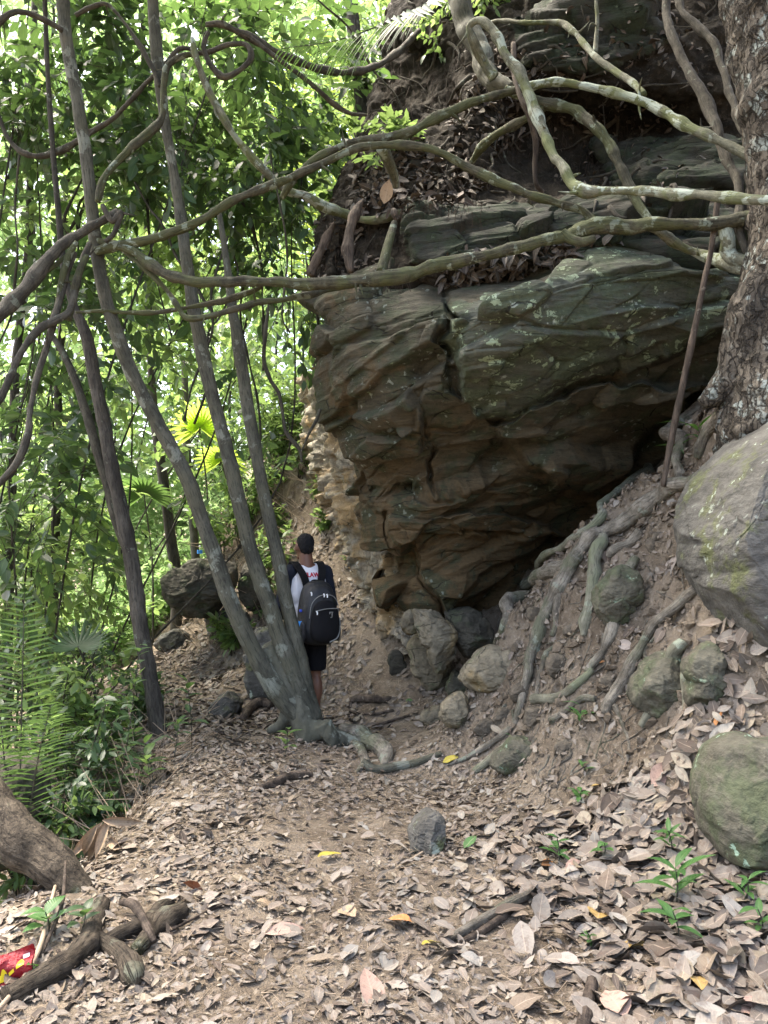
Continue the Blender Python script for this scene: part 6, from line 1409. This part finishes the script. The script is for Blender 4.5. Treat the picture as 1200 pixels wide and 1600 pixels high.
for s_ in (-1, 1):
    body.cone((s_ * .06, 0, 1.44), (s_ * .185, -.005, 1.405), .055, .052)
    el = (s_ * .245, -.02, 1.12); wr = (s_ * .215, .15, .935) if s_ < 0 else (s_ * .225, .10, .90)
    body.cone((s_ * .19, 0, 1.40), el, .050, .040).cone(el, wr, .040, .027)
    w = np.array(wr); hd = w + np.array([0, .045, -.075])
    body.cone(w, hd, .026, .034).ball(tuple(hd), (.022, .036, .045))
    for k, (oy, ln) in enumerate(((-.030, .062), (-.010, .075), (.011, .078), (.031, .068))):
        a = hd + np.array([0, oy + .01, -.03]); m_ = a + np.array([-s_ * .008, .018, -.55 * ln]); e_ = m_ + np.array([-s_ * .022, .004, -.45 * ln])
        body.cone(a, m_, .0095, .009, 10).cone(m_, e_, .009, .0075, 10)
    a = hd + np.array([-s_ * .008, .03, .01]); m_ = a + np.array([-s_ * .02, .025, -.02]); body.cone(a, m_, .0115, .010, 10).cone(m_, m_ + np.array([-s_ * .012, .008, -.03]), .010, .008, 10)
    hx_ = s_ * .09
    body.cone((hx_, 0, .90), (s_ * .098, .012, .50), .088, .056).cone((s_ * .098, .008, .50), (s_ * .10, -.015, .10), .052, .037).ball((s_ * .1, -.028, .36), (.052, .052, .13)).ball((s_ * .098, .02, .50), (.052, .052, .06))
    body.cone((s_ * .10, -.03, .05), (s_ * .112, .14, .035), .038, .032).cone((s_ * .10, -.01, .12), (s_ * .10, -.02, .05), .038, .04)
bo = body.fuse('body', M['skin'], person, .0068, 5)
h = Solid(); h.ball((-.010, -.004, 1.684), (.0775, .080, .079), p=2.15, rotz=HT).ball((-.010, -.026, 1.655), (.068, .060, .085), p=2.4, rotz=HT)
h.fuse('hair', M['hair'], person, .006, 2, .005, 90, 2)
sh = Solid(); sh.ball((0, -.002, 1.27), (.188, .128, .215), p=2.3).ball((0, 0, 1.05), (.165, .122, .2), p=2.4).cone((0, 0, .86), (0, 0, 1.1), .165, .16, 28, True)
sh.cone((-.11, 0, 1.432), (.11, 0, 1.432), .062, .062).cone((0, .003, 1.40), (0, .006, 1.482), .085, .070)
o = sh.fuse('shirt', M['shirt'], person, .009, 4, .006, 11, 3)
o['label'] = 'white top with red lettering on the back'
sd_ = Solid()
for s_ in (-1, 1):
    el = (s_ * .247, -.02, 1.12); wr = (s_ * .218, .135, .955) if s_ < 0 else (s_ * .227, .085, .925)
    sv = Solid(); sv.cone((s_ * (.15 if s_ < 0 else .19), 0, 1.412), (s_ * .2, 0, 1.38), .076 if s_ < 0 else .068, .070).cone((s_ * .192, 0, 1.39), el, .068, .056).cone(el, wr, .055, .038)
    sv.fuse('sleeve', M['sleeve'], person, .008, 4, .006, 16, 5 + s_)
so = Solid(); so.cone((0, -.002, .80), (0, 0, 1.0), .165, .155, 28, True)
for s_ in (-1, 1): so.cone((s_ * .088, 0, .86), (s_ * .102, .008, .53), .104, .096, 24, True)
so.fuse('shorts', M['shorts'], person, .009, 3, .006, 12, 8)
for s_ in (-1, 1):
    f_ = Solid(); f_.cone((s_ * .10, -.035, .05), (s_ * .114, .155, .04), .050, .043).cone((s_ * .10, -.02, .13), (s_ * .10, -.025, .06), .047, .05).ball((s_ * .107, .06, .022), (.055, .145, .022), p=3)
    f_.fuse('shoe', M['pack_dark'], person, .008, 3)
# red lettering across the shoulders
def lettering(txt, size, loc, parent, mat, name='lettering', rx=R(90), rz=0.0):
    cu = bpy.data.curves.new(name, 'FONT'); cu.body = txt; cu.size = size; cu.extrude = .0015; cu.resolution_u = 3; cu.offset = .0022
    o = bpy.data.objects.new(name, cu); COL.objects.link(o)
    dg = bpy.context.evaluated_depsgraph_get(); dg.update()
    me = bpy.data.meshes.new_from_object(o.evaluated_get(dg)); bpy.data.objects.remove(o); me.name = name
    n = len(me.vertices); v = np.zeros(n * 3); me.vertices.foreach_get('co', v); v = v.reshape(-1, 3)
    X = v[:, 0] + loc[0]; Z = v[:, 1] + loc[2]
    Y = -np.interp(Z, [1.2, 1.30, 1.36, 1.42, 1.46], [.131, .129, .122, .104, .085]) * np.sqrt(np.clip(1 - (X / .215) ** 2, .05, 1)) ** .7 - v[:, 2] - .005
    me.vertices.foreach_set('co', np.c_[X, Y, Z].ravel()); me.materials.clear(); me.materials.append(mat); me.update()
    return link(name, me, parent)
lettering('FLAW', .054, (-.066, 0, 1.372), person, M['red'])

pack = empty('backpack', hp_ + np.array([0, 0, 0]), 'black backpack with grey piping and side pockets on the back of the hiker', 'backpack', rz=TURN)
pc = np.array([.012, -.245, 1.045])
pk = Solid(); pk.ball(tuple(pc), (.165, .125, .265), 30, 3.0, taper=.12).ball(tuple(pc + [0, .03, .02]), (.172, .09, .275), 30, 3.2, taper=.10); pk.fuse('bag', M['pack'], pack, .009, 4, .006, 9, 31)
pk = Solid(); pk.ball(tuple(pc + [0.01, -.095, -.055]), (.135, .075, .185), 26, 3.0, taper=.10); pk.fuse('front_pocket', M['pack_dark'], pack, .008, 3, .004, 10, 32)
for s_ in (-1, 1):
    pk = Solid(); pk.ball(tuple(pc + [s_ * .165, .0, -.135]), (.035, .07, .105), 20, 2.8); pk.fuse('side_pocket', M['pack'], pack, .007, 3, .003, 12, 33)
def ribbon(pts, w, th, mat, name, parent, wdir=(1, 0, 0)):
    Pp = crom(np.array(pts, float), 8); T = np.gradient(Pp, axis=0); T /= np.linalg.norm(T, axis=1)[:, None]
    Wd = np.array(wdir, float)[None] - T * (T @ np.array(wdir, float))[:, None]; Wd /= np.linalg.norm(Wd, axis=1)[:, None]; Nn = np.cross(T, Wd)
    ring = np.stack([Pp + Wd * w / 2 + Nn * th / 2, Pp - Wd * w / 2 + Nn * th / 2, Pp - Wd * w / 2 - Nn * th / 2, Pp + Wd * w / 2 - Nn * th / 2], 1)
    n = len(Pp); i = np.arange(n - 1)[:, None] * 4; j = np.arange(4)[None]; j2 = (j + 1) % 4
    b = MB(); b.add(ring.reshape(-1, 3), [np.stack([i + j, i + j2, i + 4 + j2, i + 4 + j], -1).reshape(-1, 4), np.array([[0, 3, 2, 1], [n * 4 - 4, n * 4 - 3, n * 4 - 2, n * 4 - 1]])])
    return b.build(name, mat, parent, smooth_=False)
for s_ in (-1, 1):
    ribbon([(s_ * .055, -.160, 1.26), (s_ * .085, -.15, 1.37), (s_ * .115, -.085, 1.462), (s_ * .125, .0, 1.502), (s_ * .125, .085, 1.45), (s_ * .13, .142, 1.34), (s_ * .15, .135, 1.18), (s_ * .175, .05, 1.02), (s_ * .165, -.12, .95)], .066, .016, M['pack_dark'], 'strap', pack)
ribbon([(-.035, -.18, 1.295), (-.03, -.20, 1.34), (.03, -.20, 1.34), (.04, -.18, 1.295)], .022, .008, M['pack_dark'], 'top_handle', pack, (0, 1, 0.3))
def arc(pts, r, name, mat): b = MB(); tube(b, pts, [r] * len(pts), 8, 8); return b.build(name, mat, pack)
arc([pc + [-.135, -.105, -.02], pc + [-.12, -.118, .10], pc + [-.06, -.125, .165], pc + [.01, -.125, .178], pc + [.08, -.125, .165], pc + [.13, -.115, .10], pc + [.145, -.10, -.02]], .004, 'zip', M['pack_grey'])
arc([pc + [-.105, -.167, .045], pc + [0, -.176, .062], pc + [.11, -.166, .06]], .004, 'zip', M['pack_grey'])
arc([pc + [.03, -.168, -.225], pc + [.11, -.155, -.19], pc + [.15, -.12, -.11], pc + [.158, -.10, -.03]], .006, 'piping', M['pack_grey'])
for q in ([-.10, -.178, .045], [-.125, -.115, .205], [-.015, -.135, .19], [.015, -.135, .185]):
    b = MB(); a = pc + np.array(q); tube(b, [a, a + [.004, -.004, -.014], a + [.002, -.006, -.03]], [.007, .006, .005], 8, 4); b.build('zip_pull', M['metal'], pack)
b = MB(); a = pc + np.array([.035, -.180, .018])
for u0, u1, v0, v1 in ((-.018, .018, .010, .018), (-.018, -.008, -.002, .010), (.004, .014, -.030, .010), (-.006, .010, -.034, -.026)):
    b.add([a + [u0, 0, v0], a + [u1, 0, v0], a + [u1, 0, v1], a + [u0, 0, v1], a + [u0, -.004, v0], a + [u1, -.004, v0], a + [u1, -.004, v1], a + [u0, -.004, v1]], [np.array([[4, 5, 6, 7], [0, 3, 2, 1], [0, 1, 5, 4], [1, 2, 6, 5], [2, 3, 7, 6], [3, 0, 4, 7]])])
b.build('emblem', M['pack_grey'], pack)
def bottle(label, loc, h, rr, parts_rot=None, label_mat='blue_label', cap='blue', lab=(.45, .72), rz=0):
    rt = empty('water_bottle', loc, label, 'bottle', None, rz)
    prof = [(0, .0), (.0, .8), (.03, 1), (.22, 1), (.24, .94), (.27, 1), (.44, 1), (.60, 1), (.72, .96), (.80, .72), (.87, .42), (.93, .36)]
    b = MB(); P = np.array([[0, 0, max(a, .002) * h] for a, _ in prof]); tube(b, P, [max(q, .05) * rr for _, q in prof], 18, 1, resample=False); b.build('bottle', M['clear'], rt)
    b = MB(); tube(b, [[0, 0, .925 * h], [0, 0, h]], [rr * .42, rr * .42], 14, 3); b.build('cap', M[cap], rt)
    b = MB(); tube(b, [[0, 0, lab[0] * h], [0, 0, lab[1] * h]], [rr * 1.02, rr * 1.02], 18, 3, cap=False); b.build('label_band', M[label_mat], rt)
    if parts_rot: rt.rotation_euler = parts_rot
    return rt
Rz = Matrix.Rotation(TURN, 3, 'Z')
wp = lambda v: np.array(hp_) + np.array(Rz @ Vector(v))
bottle('clear water bottle with a blue cap in the side pocket of the backpack', wp((pc[0] - .175, pc[1] - .01, pc[2] - .20)), .25, .033, lab=(.42, .62), label_mat='blue_label')
bottle('clear plastic bottle held low in the left hand of the hiker', wp((-.215, .215, .80)), .22, .036, (R(18), R(-10), 0), 'white_plastic', 'white_plastic', (.3, .7))
bt = at(312, 879, 9.5); bt[2] = at(312, 881, 9.5)[2]
bottle('clear water bottle with a blue label standing on the balanced rock', bt, .235, .034, None, 'blue_label', 'white_plastic', (.55, .76))

# red packet in the leaves
p = hit(8, 1540) + np.array([0, .02, .03])
pk_ = empty('snack_packet', p, 'crumpled red snack packet with yellow print in the bottom left corner', 'packet')
def sheet(u, v):
    x = (u - .5) * .19; y = (v - .5) * .12
    z = .035 + .02 * np.sin(u * 5 + 1) + .012 * np.sin(v * 9 + u * 4) + .01 * vnoise(np.c_[u * 6, v * 6, 0 * u], 4)
    X = np.array([.93, .25, .25]); Y = np.array([-.25, .45, .86]); Zn = np.array([.1, -.86, .5])
    return x[:, None] * X + y[:, None] * Y + z[:, None] * Zn
def sheet_mesh(u0, u1, v0, v1, n, off, edge=None):
    U, V = np.meshgrid(np.linspace(u0, u1, n), np.linspace(v0, v1, n)); u, v = U.ravel(), V.ravel()
    if edge is not None: v = edge(u, (v - v0) / (v1 - v0))
    return sheet(u, v) + np.array([.1, -.86, .5]) * off
b = MB(); t0 = sheet_mesh(0, 1, 0, 1, 26, .004); t1 = sheet_mesh(0, 1, 0, 1, 26, -.012); b.add(t0, [grid_faces(26, 26)]); b.add(t1, [grid_faces(26, 26)[:, ::-1]])
b.build('wrapper', M['red_foil'], pk_)
b = MB(); cnt_ = 0
for u0, u1, e in ((.30, .52, lambda u, t: .22 + .30 * (u - .3) + t * (.16 + .16 * np.abs(np.sin((u - .3) * 28)))), (.55, .66, lambda u, t: .36 + .5 * (u - .55) + t * .09), (.70, .84, lambda u, t: .46 + .4 * (u - .7) + t * (.06 + .14 * np.sin((u - .7) / .14 * np.pi)))):
    b.add(sheet_mesh(u0, u1, 0, 1, 14, .007, e), [grid_faces(14, 14)])
b.build('print', M['yellow_print'], pk_)
b = MB(); b.add(sheet_mesh(.3, .6, 0, 1, 10, .0075, lambda u, t: .02 + t * .14), [grid_faces(10, 10)]); b.build('print', M['navy_print'], pk_)
b = MB(); b.add(sheet_mesh(.80, .92, 0, 1, 10, .0075, lambda u, t: .70 + t * .10), [grid_faces(10, 10)]); b.build('print', M['white_plastic'], pk_)

# unseen crowns added to the two near trees, spread to shade foreground and hillside
def shade_crown_on(root, c, rad, ntw, seed, limb_from, r0):
    c = np.array(c, float); rad = np.array(rad, float)
    p, u = crown_points(c, rad, ntw, .2)
    off = np.array(root.location)
    b = MB()
    for q in np.linspace(0, len(p) - 1, 12).astype(int):
        tube(b, [np.array(limb_from), np.array(limb_from) * .4 + c * .6 + rng.normal(0, .3, 3), p[q]], [r0, r0 * .5, .01], 8, 6, .05, 6, q)
    pbuild(b, 'limbs', M['stem'], root)
    b = MB(); sprays(b, p, u * .6 + rng.normal(0, .6, u.shape), .8 * rng.uniform(.6, 1.2, len(p)), 13, .19, .5, 3, .3, 1, .004)
    pbuild(b, 'crown', [M['l_dark'], M['thin']], root)
shade_crown_on(big, (2.4, 4.6, 10.4), (3.8, 3.8, 1.7), 650, 1, at(1205, -300, dT), .16)
shade_crown_on(forked, (-2.9, 4.0, 9.5), (3.7, 3.2, 1.5), 800, 2, at(92, -160, 5.5), .07)
